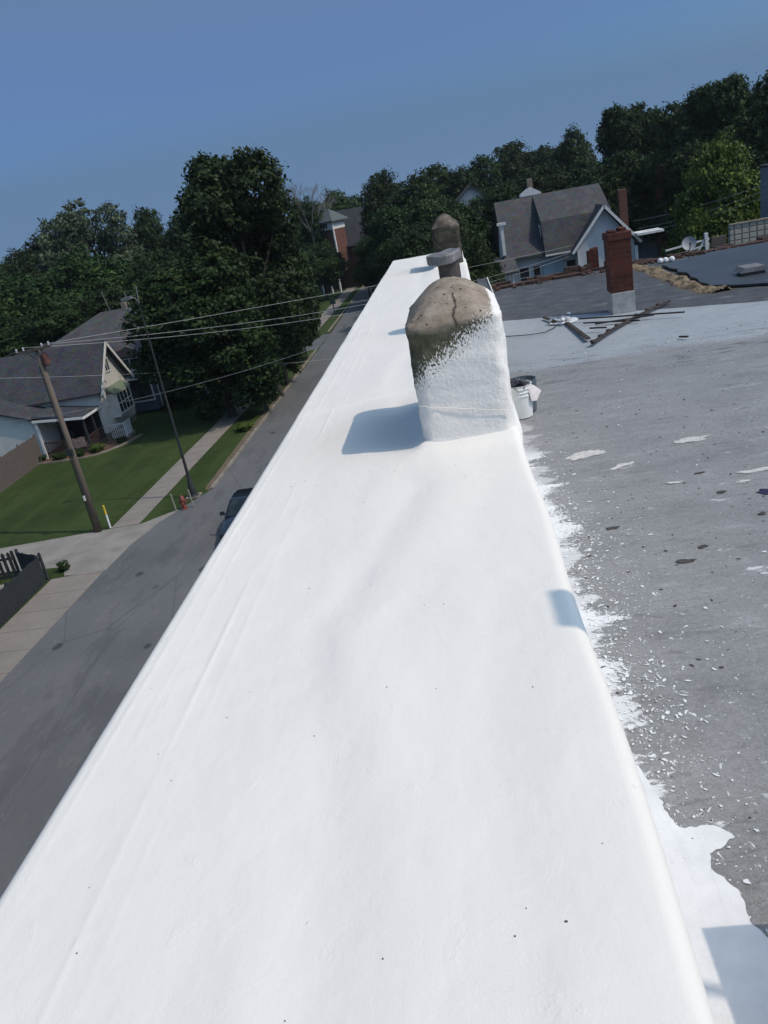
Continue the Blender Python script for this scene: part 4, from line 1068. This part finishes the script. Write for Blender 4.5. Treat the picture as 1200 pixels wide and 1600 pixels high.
for i in range(8): rl.box(-24.44, -24.40, 53.1+0.13*i, 53.13+0.13*i, gz+0.05, gz+1.0)
rl.box(-24.46, -24.38, 53.0, 54.1, gz+0.98, gz+1.05)
rl.build('stair_railing', 'trim', A)
# things on the porch
for (x_, y_, mt, lab, nm) in ((-27.0, 50.75, 'rag', 'cloth draped over the porch railing of the white house', 'blanket'),):
    q = MB(); 
    for i in range(7): q.obox((x_+i*0.13, 50.17-0.01*(i % 2), gz+0.78-0.05*math.sin(i)), (0.062, 0, 0), (0, 0.015, 0), (0, 0, 0.33))
    o = q.build(nm, simple('patterned_cloth', (0.20, 0.10, 0.10), (0.30, 0.26, 0.22), 6, 0.9), base=(x_, 50.17, gz+0.5)); tag(o, lab, 'blanket')
e = empty('garden_chair', (-28.0, 51.6, gz+0.32), 'dark garden chair in the shade of the porch', 'chair')
q = MB(); q.box(-28.3, -27.75, 51.4, 51.9, gz+0.72, gz+0.77); q.build('seat', 'wood_dark', e)
q = MB(); q.box(-28.3, -27.75, 51.9, 51.95, gz+0.77, gz+1.3); q.build('backrest', 'wood_dark', e)
for lx in (-28.27, -27.78):
    for ly in (51.43, 51.87):
        q = MB(); q.bar((lx, ly, gz+0.32), (lx, ly, gz+0.72), 0.04); q.build('leg', 'wood_dark', e)
# flower bed
strip('flower_bed', 'flower', [(-30.2, 49.0), (-26.0, 48.8), (-24.6, 49.6), (-23.6, 51.4), (-23.3, 52.8), (-25.8, 52.9), (-25.8, 50.1), (-30.2, 50.15)], GZ+0.02)
eg = MB(); pth = [(-30.2, 49.0), (-28, 48.85), (-26.0, 48.8), (-25.2, 49.1), (-24.6, 49.6), (-24.0, 50.5), (-23.6, 51.4), (-23.3, 52.8)]
for i in range(len(pth)-1): eg.bar((*pth[i], gz+0.05), (*pth[i+1], gz+0.05), 0.12, 0.12)
o = eg.build('bed_edging', 'kerb', base=(-26, 49, gz)); tag(o, 'pale curved edging round the flower bed of the white house', 'garden edging')
for i, (x_, y_, h, w_, k_, lab) in enumerate(((-25.4, 50.0, .8, 1.2, 'bush_light', 'bright leafy plant at the porch corner of the white house'), (-26.6, 49.5, .6, 1.1, 'bush', 'low green plant left of the bright leafy plant'),
        (-28.0, 49.6, .5, 1.1, 'bush', 'low plant in the middle of the flower bed'), (-29.4, 49.6, .6, 1.0, 'bush', 'low plant at the left end of the flower bed'), (-24.3, 51.6, .45, 0.9, 'bush', 'small plant by the steps of the white house'), (-14.9, 49.6, .7, 1.5, 'bush_light', 'rounded yellow-green shrub on the verge beside the street'), (-15.3, 52.6, .6, 1.2, 'bush', 'dark low shrub beyond the yellow-green shrub'),
        (-18.9, 55, 1.2, 2.4, 'bush', 'dark shrub under the tallest maple'), (-22.5, 60, 2.0, 3.2, 'bush', 'dark shrub at the corner of the blue house'), (-16.9, 72.5, 3.2, 4.0, 'bush', 'big shrub at the street corner'))):
    tree(k_, x_, y_, h, w_, lab, name='shrub', cat='shrub', group='garden shrubs')
# tall board fence
def board_fence(name, a, b, h, mt, lab, pitch=0.15, bw=0.14, gap=False, top=None, step=2.4, cat='fence'):
    a, b = Vector((*a, gz)), Vector((*b, gz)); L_ = (b-a).length; d = (b-a)/L_; nrm = d.cross(Vector((0, 0, 1)))
    e = empty(name, a, lab, cat); mb = MB(); n = int(L_/pitch); rn = random.Random(n)
    for i in range(n):
        c = a+d*(i+0.5)*pitch; hh = h+rn.uniform(-.03, .03)
        mb.obox(c+Vector((0, 0, hh/2)), d*bw/2, nrm*0.012, (0, 0, hh/2))
        if top: mb.prism([c-d*bw/2+Vector((0, 0, hh))-nrm*.012, c+d*bw/2+Vector((0, 0, hh))-nrm*.012, c+Vector((0, 0, hh+bw*.6))-nrm*.012], nrm*.024)
    mb.build('boards', mt, e)
    for z in (0.25, h-0.25):
        q = MB(); q.bar(a+nrm*.04+Vector((0, 0, z)), b+nrm*.04+Vector((0, 0, z)), .05, .09); q.build('rail', mt, e)
    k = 0
    while k*step <= L_:
        q = MB(); c = a+d*min(k*step, L_)+nrm*.09; q.obox(c+Vector((0, 0, (h+.08)/2)), d*.05, nrm*.045, (0, 0, (h+.08)/2)); q.build('post', mt, e); k += 1
    return e
board_fence('board_fence', (-29.35, 49.9), (-29.0, 40.6), 1.85, 'wood_grey', 'tall weathered grey board fence beside the lawn of the white house', 0.152, 0.15)
board_fence('picket_fence', (-18.85, 29.05), (-19.0, 14), 1.15, 'wood_dark', 'dark stained picket fence along the near sidewalk', 0.13, 0.10, top=True)
board_fence('picket_fence', (-20.6, 30.0), (-33, 29.2), 1.15, 'wood_dark', 'dark open picket fence beside the gravel drive', 0.26, 0.15, top=True)
board_fence('fence_gate', (-18.9, 29.15), (-20.4, 30.0), 1.2, 'wood_dark', 'short dark gate panel joining the two picket fences', 0.13, 0.11, step=1.72, cat='gate')
strip('sand_bed', 'gravel', [(-19.3, 28.8), (-20.6, 29.4), (-30, 28.8), (-30, 27.2), (-21.5, 27.6)], GZ+0.012)
tree('bush', -18.45, 30.0, 0.55, 0.6, 'small tuft of weeds at the corner of the dark picket fence', name='weed_tuft', cat='weeds')

# blue house behind
Bh = empty('blue_house', (-29.5, 66, gz), 'dark blue two-storey house in tree shade with a steep grey roof', 'house')
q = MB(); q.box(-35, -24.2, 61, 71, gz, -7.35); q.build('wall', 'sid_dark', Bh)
q = MB(); z0, z1 = -7.45, -4.75
v = [(-35.5, 60.6, z0), (-23.7, 60.6, z0), (-23.7, 71.4, z0), (-35.5, 71.4, z0), (-29.5, 66, z1), (-27.2, 66, z1)]
q.add(v+[(a, b, c-0.15) for a, b, c in v[:4]], [(0, 1, 5, 4), (1, 2, 5), (2, 3, 4, 5), (3, 0, 4), (6, 7, 1, 0), (7, 8, 2, 1), (8, 9, 3, 2), (9, 6, 0, 3), (9, 8, 7, 6)])
rb_ = q.build('roof', 'shing', Bh)
q = MB(); q.box(-27.6, -27.2, 66.0, 66.4, -5.0, -4.3); q.build('chimney', 'kerb', rb_)
q = MB(); q.bar((-28.6, 66, -5.0), (-28.9, 66, -3.2), .03); q.bar((-27.0, 66.3, -4.9), (-27.1, 66.3, -3.5), .04); q.build('antenna', 'wire', rb_)
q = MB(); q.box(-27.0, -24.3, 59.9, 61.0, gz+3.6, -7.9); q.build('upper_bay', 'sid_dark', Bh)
q = MB(); q.prism([(-27.3, 59.7, -7.9), (-24.0, 59.7, -7.9), (-25.6, 59.7, -7.1)], (0, 2.6, 0)); q.build('bay_roof', 'shing', Bh)
window(Bh, (-25.65, 59.9, -8.55), (1, 0, 0), 1.9, 0.95, (0, -1, 0), 2, 1, 'sid_blue', 0.10)
window(Bh, (-25.4, 59.9, gz+1.9), (1, 0, 0), 1.8, 1.8, (0, -1, 0), 1, 1, 'sid_blue', 0.12)
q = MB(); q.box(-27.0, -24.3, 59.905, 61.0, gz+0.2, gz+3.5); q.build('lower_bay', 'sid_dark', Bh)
q = MB(); q.prism([(-24.2, 60.5, gz+3.3), (-21.2, 60.5, gz+2.8), (-21.2, 60.5, gz+2.92), (-24.2, 60.5, gz+3.45)], (0, 6, 0)); q.build('porch_roof', 'shing', Bh)
for y_ in (60.7, 63.3, 66.2):
    q = MB(); q.box(-21.45, -21.3, y_, y_+.15, gz, gz+2.82); q.build('porch_post', 'trim', Bh)
q = MB(); q.bar((-24.25, 60.5, -12.2), (-24.25, 60.5, -7.6), 0.09); q.build('downpipe', 'trim', Bh)

# ================================================================ brick tower house at the end of the street
Tp = ony(516, 345, 128)
Th = empty('brick_tower_house', (Tp.x, 130, gz), 'distant red brick house with a square pointed tower and white window band', 'house')
tx = Tp.x+0.1; zr = ony(516, 345, 128).z
q = MB(); q.box(tx-1.3, tx+1.5, 128, 130.8, gz+3, zr-1.25); q.build('tower', 'brick2', Th)
q = MB(); q.box(tx-1.35, tx+1.55, 127.95, 130.85, zr-1.25, zr-0.02); q.build('window_band', 'trim', Th)
window(Th, (tx-0.2, 127.95, zr-0.62), (1, 0, 0), 1.6, 0.8, (0, -1, 0), 3, 1, 'trim', 0.1)
q = MB(); ap = (tx+0.1, 129.4, zr+1.75); v = [(tx-1.9, 127.4, zr), (tx+2.1, 127.4, zr), (tx+2.1, 131.4, zr), (tx-1.9, 131.4, zr), ap]
q.add(v+[(a, b, c-.18) for a, b, c in v[:4]], [(0, 1, 4), (1, 2, 4), (2, 3, 4), (3, 0, 4), (5, 6, 1, 0), (6, 7, 2, 1), (7, 8, 3, 2), (8, 5, 0, 3), (8, 7, 6, 5)])
q.build('tower_roof', simple('slate_green', (0.10, 0.12, 0.12), (0.075, 0.09, 0.09), 2, 0.8), Th)
q = MB(); q.box(tx-5, tx+5.5, 130.9, 139, gz, zr-3.8); q.build('wall', 'brick2', Th)
q = MB(); roof_x(q, tx-5.3, tx+5.2, 130.9, 139, zr-3.8, zr+0.9, .5, .2); q.build('roof', 'shing', Th)
q = MB(); q.bar((tx+1.58, 127.9, zr-.1), (tx+1.6, 127.9, gz+4), .22); q.bar((tx-1.38, 127.9, zr-5.5), (tx-1.36, 127.9, gz+4), .25); q.build('corner_trim', 'trim', Th)
q = MB(); q.box(tx-4.5, tx+2.8, 125.5, 127.9, gz+3.0, gz+3.3); q.build('porch_roof', 'shing', Th)
for i in range(5):
    q = MB(); q.box(tx-4.3+i*1.7, tx-4.05+i*1.7, 125.7, 125.9, gz, gz+3.0); q.build('porch_post', 'trim', Th)

Th.rotation_euler = (0, 0, R_(-33))
# ================================================================ grey-roofed house on the right
Hh = empty('grey_roofed_house', (9, 71, gz), 'pale blue house with a big grey shingle roof and front gable behind the flat roof', 'house')
ry, rz_ = 72.0, ony(850, 306, 72).z
ez = ony(850, 395, 67).z
xl = ony(772, 320, 72).x; xm_ = ony(832, 312, 72).x; xe = ony(936, 296, 72).x
q = MB()
q.prism([(xl+.25, 67.4, gz), (xl+.25, 76.6, gz), (xl+.25, 76.6, ez), (xl+.25, ry, rz_-.1), (xl+.25, 67.4, ez)], (xe-xl-.5, 0, 0))
q.build('wall', 'sid_blue', Hh)
q = MB(); roof_x(q, xl, xm_, 67, 77, ez, rz_, 0.25, .16); q.build('roof', 'shing', Hh)
# the right part bulges forward like a gambrel
q = MB(); q.prism([(xm_+.003, 66.5, ez-.25), (xm_+.003, 66.5, ez-.08), (xm_+.003, 67.6, ez+2.35), (xm_+.003, ry, rz_+.2), (xm_+.003, 77.2, ez), (xm_+.003, 77.2, ez-.15)], (xe-xm_, 0, 0))
q.build('main_roof', 'shing', Hh)
window(Hh, (xm_, 68.6, ez+1.55), (0, 1, 0), 0.8, 0.9, (-1, 0, 0), 1, 2, 'trim', .07)
gx0, gx1 = ony(899, 398, 65.6).x, ony(1003, 362, 65.6).x
gxm = ony(942, 322, 65.6).x; gza = ony(942, 324, 65.6).z; gze = ony(903, 395, 65.6).z + .2
gxr = 2*gxm-gx0
q = MB(); q.prism([(gx0+.2, 65.6, gz), (gxr-.2, 65.6, gz), (gxr-.2, 65.6, gze), (gxm, 65.6, gza-.1), (gx0+.2, 65.6, gze)], (0, 7, 0)); q.build('front_gable', 'sid_blue', Hh)
q = MB(); roof_y(q, 65.15, 72.5, gx0, gxr, gze, gza, .25, .16); q.build('gable_roof', 'shing', Hh)
q = MB(); sl = (gza-gze)/(gxm-gx0)
q.bar((gxm, 65.12, gza+.12), (gx0-.25, 65.12, gze-.25*sl+.12), .05, .2); q.bar((gxm, 65.12, gza+.12), (gxr+.25, 65.12, gze-.25*sl+.12), .05, .2)
q.bar((xm_, 66.42, ez-.2), (gx0-.2, 66.42, ez-.2), .1, .12); q.build('fascia', 'trim', Hh)
q = MB(); q.bar((gx0+.2, 65.5, gze), (gx0+.2, 65.5, gz), .1); q.bar((gxr-.1, 65.5, gze-.4), (gxr-.1, 65.5, gz), .22); q.build('downpipe', 'trim', Hh)
for xx_, ww in ((xl+1.5, .8), (xl+2.5, .6), (xl+5.3, .9)):
    window(Hh, (xx_, 67.4, ez-1.7), (1, 0, 0), ww, 1.6, (0, -1, 0), 1, 2, 'trim', .07)
q = MB(); q.box(xl+3.0, xl+4.6, 67.2, 67.38, ez-2.6, ez-.4); q.build('blue_panel', simple('bright_blue_panel', (0.42, 0.52, 0.60), (0.37, 0.47, 0.56), 2, 0.6), Hh)
# porch at the left end
px_ = ony(787, 400, 65.5).x
q = MB(); q.prism([(px_-.9, 64.6, ez-.9), (px_+1.0, 64.6, ez-.9), (px_+.9, 67.4, ez+.1), (px_-.7, 67.4, ez+.1)], (0, 0, .12)); q.build('porch_roof', 'shing', Hh)
for dx in (0.15, 0.45):
    q = MB(); q.lathe((px_+dx, 64.9, gz), [(.16, 0), (.16, .2), (.09, .3), (.075, 4.9), (.14, 5.0), (.14, 5.1)], 12); q.build('porch_column', 'trim', Hh)
wq = ony(783, 352, 67.2)
q = MB(); q.box(wq.x-.12, wq.x+.12, 66.9, 67.15, wq.z-2.3, wq.z); q.box(wq.x-.35, wq.x+.35, 66.8, 67.2, wq.z, wq.z+.18); q.build('corner_pilaster', 'trim', Hh)
# cap and chimney on the ridge
cq = ony(829, 302, 74)
q = MB(); q.prism([(cq.x-.95, 73.4, cq.z-.15), (cq.x+.85, 73.4, cq.z-.15), (cq.x+.80, 73.4, cq.z+.0), (cq.x-.05, 73.4, cq.z+.52), (cq.x-.9, 73.4, cq.z+.0)], (0, 1.4, 0)); q.build('white_dormer_cap', 'trim', Hh)
q = MB(); q.box(cq.x-.9, cq.x+.8, 73.45, 74.75, cq.z-1.2, cq.z-.15); q.build('dormer', 'shing', Hh)
q = MB(); q.box(cq.x-.22, cq.x+.22, 73.8, 74.3, cq.z+.4, cq.z+1.2); q.build('chimney', 'kerb', Hh)
rq = ony(972, 296, 77)
q = MB(); q.box(rq.x-.38, rq.x+.30, 76.6, 77.4, gz, rq.z); rc = q.build('brick_chimney', 'brick2', Hh)
# flat canopy
cz = ony(1015, 362, 65); q = MB(); q.box(gxr-.2, cz.x+.9, 64.3, 66.2, cz.z-.08, cz.z+.08); q.build('canopy', 'trim', Hh)

# grey house roof further behind and low grey building
g1 = ony(950, 305, 88); e = empty('grey_outhouse', (g1.x, 90, gz), 'grey roof seen between the front gable and the thin red chimney', 'outbuilding')
q = MB(); q.box(g1.x-2.2, g1.x+1.4, 88.4, 92, gz, g1.z-1.4); q.build('wall', 'sid_grey', e)
q = MB(); roof_x(q, g1.x-2.5, g1.x+1.8, 88.4, 92, g1.z-1.4, g1.z+.1, .3); q.build('roof', 'shing', e)
g0, g2 = ony(985, 322, 92), ony(1064, 305, 92)
e = empty('long_grey_shed', ((g0.x+g2.x)/2, 94, gz), 'long low grey shed under the dark trees right of the red chimney', 'shed')
q = MB(); q.box(g0.x-1, g2.x+3, 92, 97, gz, g0.z-1.5); q.build('wall', 'sid_grey', e)
q = MB(); roof_x(q, g0.x-1.2, g2.x+3.2, 92, 97, g0.z-1.5, g0.z+.1, .3); q.build('roof', simple('pale_felt', (0.16, 0.16, 0.17), (0.12, 0.12, 0.125), 1.5, 0.9), e)
# blue-grey building at right edge and cream patterned wall
b0, b1 = ony(1188, 262, 46), ony(1191, 345, 46)
e = empty('slate_building', (b0.x+4, 50, gz), 'slate blue house wall cut by the right edge of the photo', 'building')
q = MB(); q.box(b0.x, b0.x+8, 40, 46, gz, b0.z); q.build('wall', 'sid_grey', e)
q = MB(); q.box(b0.x-.06, b0.x+8.06, 39.94, 46.06, b0.z, b0.z+.12); q.build('roof', 'shing', e)
l0, l1 = ony(1141, 353, 38), ony(1141, 388, 38)
e = empty('patterned_wall', (l0.x+4, 38, gz), 'cream wall with a small square grid pattern beyond the black membrane roof', 'wall')
q = MB(); q.box(l0.x, l0.x+9, 38, 38.25, gz, l0.z); q.build('wall_panel', 'lattice', e)
q = MB(); q.bar((l0.x, 38.12, l0.z+.03), (l0.x+9, 38.12, l0.z+.03), .3, .06); q.build('coping', 'kerb', e)
p = ony(1131, 372, 37); q = MB(); q.box(p.x-.5, p.x+.1, 37, 37.2, gz, p.z+.1); o = q.build('grey_pillar', 'wood_grey', base=(p.x, 37, gz)); tag(o, 'short grey pillar left of the cream patterned wall', 'pillar')
# brown thing under trees
p = ony(1046, 262, 84); q = MB(); q.box(p.x-.35, p.x+.35, 88, 88.6, gz, p.z+.2); q.prism([(p.x-.45, 87.9, p.z+.2), (p.x+.45, 87.9, p.z+.2), (p.x, 87.9, p.z+.6)], (0, .8, 0))
o = q.build('brick_gatepost', 'brick2', base=(p.x, 84, gz)); tag(o, 'orange-brown brick stack glimpsed among the dark trees on the right', 'chimney')
# white gable glimpsed left of the house
p = ony(736, 300, 100); e = empty('white_gable_house', (p.x, 102, gz), 'small white gable glimpsed among dark trees left of the grey-roofed house', 'house')
q = MB(); gable_y(q, p.x-2, p.x+2, 100, 106, gz, p.z-1, p.z+.6); q.build('wall', 'sid_white', e)
q = MB(); roof_y(q, 99.6, 106.4, p.x-2, p.x+2, p.z-1, p.z+.6, .35); q.build('roof', 'shing', e)

# ================================================================ poles, lamp, hydrant, wires
P0 = Vector((-18.7, 34.3, gz)); ph = 9.05
U = empty('utility_pole', P0, 'weathered wooden utility pole with a crossarm standing on the lawn', 'utility pole')
q = MB(); q.tube([P0+Vector((0, 0, -.1)), P0+Vector((0.02, 0, 4)), P0+Vector((0, 0, ph))], [.17, .14, .105], 14); q.build('pole', 'pole', U, smooth=True)
q = MB(); q.bar(P0+Vector((-.95, -.14, ph-.12)), P0+Vector((.75, -.14, ph-.02)), .10, .12); q.bar(P0+Vector((-.5, -.1, ph-.1)), P0+Vector((0, -.1, ph-.6)), .03); q.build('crossarm', 'wood_grey', U)
for dx in (-.88, -.55, .35, .68):
    q = MB(); q.lathe(P0+Vector((dx, -.14, ph-.05+dx*.06)), [(.02, 0), (.05, .06), (.03, .10), (.055, .13), (.02, .2)], 10); q.build('insulator', simple('grey_porcelain', (0.4, 0.42, 0.44), (0.35, 0.36, 0.38), 4, 0.3), U)
q = MB(); q.lathe(P0+Vector((.26, -.02, ph-.85)), [(.10, 0), (.15, .05), (.15, .48), (.12, .54), (.03, .60)], 14); q.build('transformer', simple('rusty_can', (0.17, 0.065, 0.05), (0.10, 0.05, 0.04), 5, 0.7), U)
q = MB(); q.box(P0.x-.16, P0.x-.02+.15, P0.y-.26, P0.y-.1, gz+4.0, gz+4.3); q.build('junction_box', 'iron', U)
q = MB(); q.box(P0.x-.10, P0.x-.02, P0.y-.21, P0.y-.15, gz+1.7, gz+1.95); q.build('tag_plate', 'trim', U)
q = MB(); q.bar(P0+Vector((-.17, -.08, 0)), P0+Vector((-.12, -.08, 8.2)), .03); q.build('conduit', 'iron', U)
Lm = Vector((-14.8, 37.5, gz))
e = empty('street_lamp', Lm, 'tall slim black street lamp with a flared foot on the grass verge', 'street lamp')
q = MB(); q.lathe(Lm, [(.30, 0), (.30, .06), (.2, .12), (.19, .5), (.13, .8), (.08, 1.1), (.055, 5), (.03, 10.0)], 16); q.build('pole', 'iron', e)
q = MB(); q.box(Lm.x-.36, Lm.x+.36, Lm.y-.36, Lm.y+.36, gz, gz+.05); q.build('footing', 'kerb', e)
q = MB(); q.tube([Lm+Vector((0, 0, 9.9)), Lm+Vector((-.1, 0, 10.15)), Lm+Vector((-.3, 0, 10.2))], .03, 8); q.obox(Lm+Vector((-.5, 0, 10.2)), (.25, 0, .02), (0, .13, 0), (0, 0, .07)); q.tube([Lm+Vector((.02, 0, 9.9)), Lm+Vector((.1, 0, 10.7))], .03, 8); q.build('lamp_head', 'metal', e)
Hd = Vector((-14.75, 35.75, gz))
e = empty('fire_hydrant', Hd, 'small faded red fire hydrant between two thin stakes on the verge', 'fire hydrant')
q = MB(); q.lathe(Hd, [(.17, 0), (.17, .04), (.11, .06), (.10, .45), (.14, .47), (.14, .51), (.12, .53), (.10, .62), (.05, .69), (.03, .75)], 16); q.build('body', 'red', e)
for a in (-1, 1):
    q = MB(); q.tube([Hd+Vector((0, 0, .38)), Hd+Vector((a*.2, -.02, .38))], .055, 10); q.build('nozzle', 'red', e)
q = MB(); q.tube([Hd+Vector((0, 0, .33)), Hd+Vector((0.02, -.19, .33))], .07, 10); q.build('nozzle', 'red', e)
for (x_, y_), lab in (((276, 799), 'thin pale stake left of the red hydrant'), ((303, 792), 'thin pale stake right of the red hydrant')):
    p = G(x_, y_); q = MB(); q.bar(p, p+Vector((-.05, 0, .95)), .05); o = q.build('marker_stake', simple('pale_stake', (0.35, 0.33, 0.27), (0.28, 0.26, 0.2), 6), base=p); tag(o, lab, 'stake', 'stakes by the hydrant')
Mk = Vector((-18.2, 34.55, gz)); e = empty('marker_post', Mk, 'white marker post with a yellow top beside the utility pole', 'marker post')
q = MB(); q.tube([Mk, Mk+Vector((0, 0, .75))], .05, 10); q.build('post', 'trim', e); q = MB(); q.tube([Mk+Vector((0, 0, .75)), Mk+Vector((0, 0, 1.2))], .055, 10); q.build('sleeve', 'yellow', e)
# street sign far off
p = Vector((-14.9, 98, gz)); e = empty('street_sign', p, 'small dark green signpost on the far verge beside the kerb', 'sign')
q = MB(); q.bar(p, p+Vector((0, 0, 2.2)), .12); q.build('post', 'wood_dark', e); q = MB(); q.box(p.x-.35, p.x+.35, p.y-.05, p.y+.05, gz+1.5, gz+2.3); q.build('panel', simple('dark_green', (0.02, 0.06, 0.045), (0.02, 0.05, 0.04), 3), e)
p = Vector((-16.9, 75.4, gz)); e = empty('yard_sign', p, 'pale small yard sign on the grass beyond the dark trees', 'sign')
q = MB(); q.bar(p, p+Vector((0, 0, .5)), .06); q.build('post', 'trim', e); q = MB(); q.obox(p+Vector((0, 0, .85)), (.55, .1, 0), (0, .03, 0), (0, 0, .38)); q.build('panel', 'trim', e)
def wire(a, b, sag, r, mt, lab, group, n=40):
    a, b = Vector(a), Vector(b)
    pts = [a.lerp(b, t)-Vector((0, 0, sag*4*t*(1-t))) for t in np.linspace(0, 1, n)]
    o = MB().tube(pts, r, 5).build('overhead_wire', mt, base=a, smooth=True); return tag(o, lab, 'wire', group)
# strands from the pole to the grey-roofed house
ee = ony(897, 387, 66.3)
for i, (dx, py_, lab) in enumerate(((.68, 383, 'upper of the three bright wires running from the utility pole across the street'), (.35, 393, 'middle of the three bright wires running from the utility pole across the street'), (-.55, 398, 'lowest of the three bright wires running from the utility pole across the street'))):
    wire(P0+Vector((dx, -.14, ph+.1)), ony(897, py_, 66.3), (0.2, 0.95, 1.2)[i], .010, 'wire', lab, 'bright overhead wires on the left')
for i, (x0, y0, x1, y1, lab) in enumerate(((989, 345, 1300, 246, 'upper of the three bright wires in front of the yellow-green maple'), (996, 357, 1300, 254, 'middle of the three bright wires in front of the yellow-green maple'), (1006, 361, 1300, 265, 'lowest of the three bright wires in front of the yellow-green maple'))):
    wire(ony(x0, y0, 64.9), ony(x1, y1, 36), 0.35, .010, 'wire', lab, 'bright overhead wires on the right')
wire(ony(-60, 668, 40), (-1.45, 39, -5.2), 0.9, .009, 'wire', 'sagging grey wire in front of the white house porch', 'single wires')
wire(ony(-60, 592, 44), ony(560, 556, 60), 0.35, .009, 'wire', 'thin wire crossing the white gable and the dark tree shade', 'single wires')
wire(P0+Vector((-.88, -.14, ph)), ony(-250, 590, 25), 0.5, .012, 'wire_dark', 'dark wire leaving the utility pole to the left edge', 'single wires')

# ================================================================ parked car
def car(x_, y_, lab):
    e = empty('parked_car', (x_, y_, gz), lab, 'car')
    # front towards the camera (-y). profile along y: half-width, z rows
    st_ = [(-2.35, .62, .45, .62), (-2.25, .80, .35, .70), (-1.6, .88, .25, .86), (-0.9, .90, .22, .95), (-0.2, .91, .22, .98), (0.9, .91, .22, .99), (1.6, .90, .24, 1.0), (2.15, .86, .32, .98), (2.3, .78, .45, .90)]
    vs = []; fs = []; seg = 12
    for (yy, hw, zb, zt_) in st_:
        ring = [(-hw*.9, zb), (-hw, zb+.12), (-hw*1.01, (zb+zt_)/2), (-hw*.98, zt_-.10), (-hw*.90, zt_-.02), (-hw*.45, zt_+.03), (hw*.45, zt_+.03), (hw*.90, zt_-.02), (hw*.98, zt_-.10), (hw*1.01, (zb+zt_)/2), (hw, zb+.12), (hw*.9, zb)]
        vs += [(x_+a, y_+yy, gz+b) for a, b in ring]
    for i in range(len(st_)-1):
        for k in range(seg): k2 = (k+1) % seg; fs.append((i*seg+k, i*seg+k2, (i+1)*seg+k2, (i+1)*seg+k))
    fs.append(tuple(range(seg-1, -1, -1))); fs.append(tuple((len(st_)-1)*seg+k for k in range(seg)))
    bo = MB().add(vs, [tuple(reversed(f)) for f in fs]).build('body', 'car', e, smooth=True)
    md = bo.modifiers.new('sub', 'SUBSURF'); md.levels = 1; md.render_levels = 2
    # cabin
    cab = [(-0.95, .80, .97), (-0.15, .66, 1.40), (0.5, .66, 1.45), (1.25, .64, 1.38), (1.95, .76, .99)]
    q = MB(); vs = []; fs = []
    for yy, hw, z in cab: vs += [(x_-.84, y_+yy, gz+.95), (x_-hw, y_+yy, gz+z-.04), (x_-hw*.8, y_+yy, gz+z), (x_+hw*.8, y_+yy, gz+z), (x_+hw, y_+yy, gz+z-.04), (x_+.84, y_+yy, gz+.95)]
    for i in range(len(cab)-1):
        for k in range(5): fs.append((i*6+k, (i+1)*6+k, (i+1)*6+k+1, i*6+k+1))
    q.add(vs, fs); q.build('windows', 'glass', e, smooth=False)
    q = MB(); q.add([(x_+a*h_, y_+yy, gz+z) for yy, h_, z in ((-.12, .64, 1.415), (.5, .65, 1.465), (1.2, .63, 1.40)) for a in (-1, -.5, .5, 1)], [(i*4+k, i*4+k+1, (i+1)*4+k+1, (i+1)*4+k) for i in range(2) for k in range(3)]); q.build('roof_panel', 'car', e, smooth=True)
    for sx in (-1, 1):
        q = MB()
        for (y1, h1, z1), (y2, h2, z2) in zip(cab[:-1], cab[1:]): q.bar((x_+sx*(h1+.01), y_+y1, gz+z1-.03), (x_+sx*(h2+.01), y_+y2, gz+z2-.03), .05, .05)
        q.bar((x_+sx*.85, y_+.45, gz+.97), (x_+sx*.67, y_+.45, gz+1.42), .07, .04); q.build('pillar', 'car', e)
        q = MB(); q.obox((x_+sx*1.0, y_-.62, gz+1.03), (.10, 0, 0), (0, .06, 0), (0, 0, .075)); q.bar((x_+sx*.84, y_-.60, gz+.98), (x_+sx*.95, y_-.62, gz+1.0), .05); q.build('mirror', 'car', e, bevel=.02)
        q = MB(); q.obox((x_+sx*.62, y_-2.22, gz+.62), (.17, 0, 0), (0, .06, 0), (0, 0, .07)); q.build('headlight', 'glass', e, bevel=.02)
        for yy in (-1.45, 1.4):
            q = MB(); q.tube([(x_+sx*.70, y_+yy, gz+.33), (x_+sx*.92, y_+yy, gz+.33)], .33, 20); wv = q.build('wheel', 'rubber', e)
            q = MB(); q.tube([(x_+sx*.90, y_+yy, gz+.33), (x_+sx*.93, y_+yy, gz+.33)], .2, 16); q.build('rim', 'metal', wv)
    return e
car(-10.4, 32.1, 'dark blue-black car parked in the street, half hidden by the white parapet')
q = car(-10.9, 118, 'small dark car far down the street beside the parapet')

# ================================================================ summer haze
hm = D.materials.new('haze'); hm.use_nodes = True; t_ = hm.node_tree; t_.nodes.clear()
pv = t_.nodes.new('ShaderNodeVolumePrincipled'); oo = t_.nodes.new('ShaderNodeOutputMaterial')
pv.inputs['Color'].default_value = (0.80, 0.90, 1.0, 1); pv.inputs['Density'].default_value = 0.00016; pv.inputs['Anisotropy'].default_value = 0.2
t_.links.new(pv.outputs[0], oo.inputs['Volume'])
hb = MB(); hb.box(-760, 760, -140, 1260, GZ-1, 14); ho = hb.build('haze', hm); ho['kind'] = 'stuff'
tag(ho, 'thin blue-white summer haze hanging over the whole neighbourhood', 'haze')
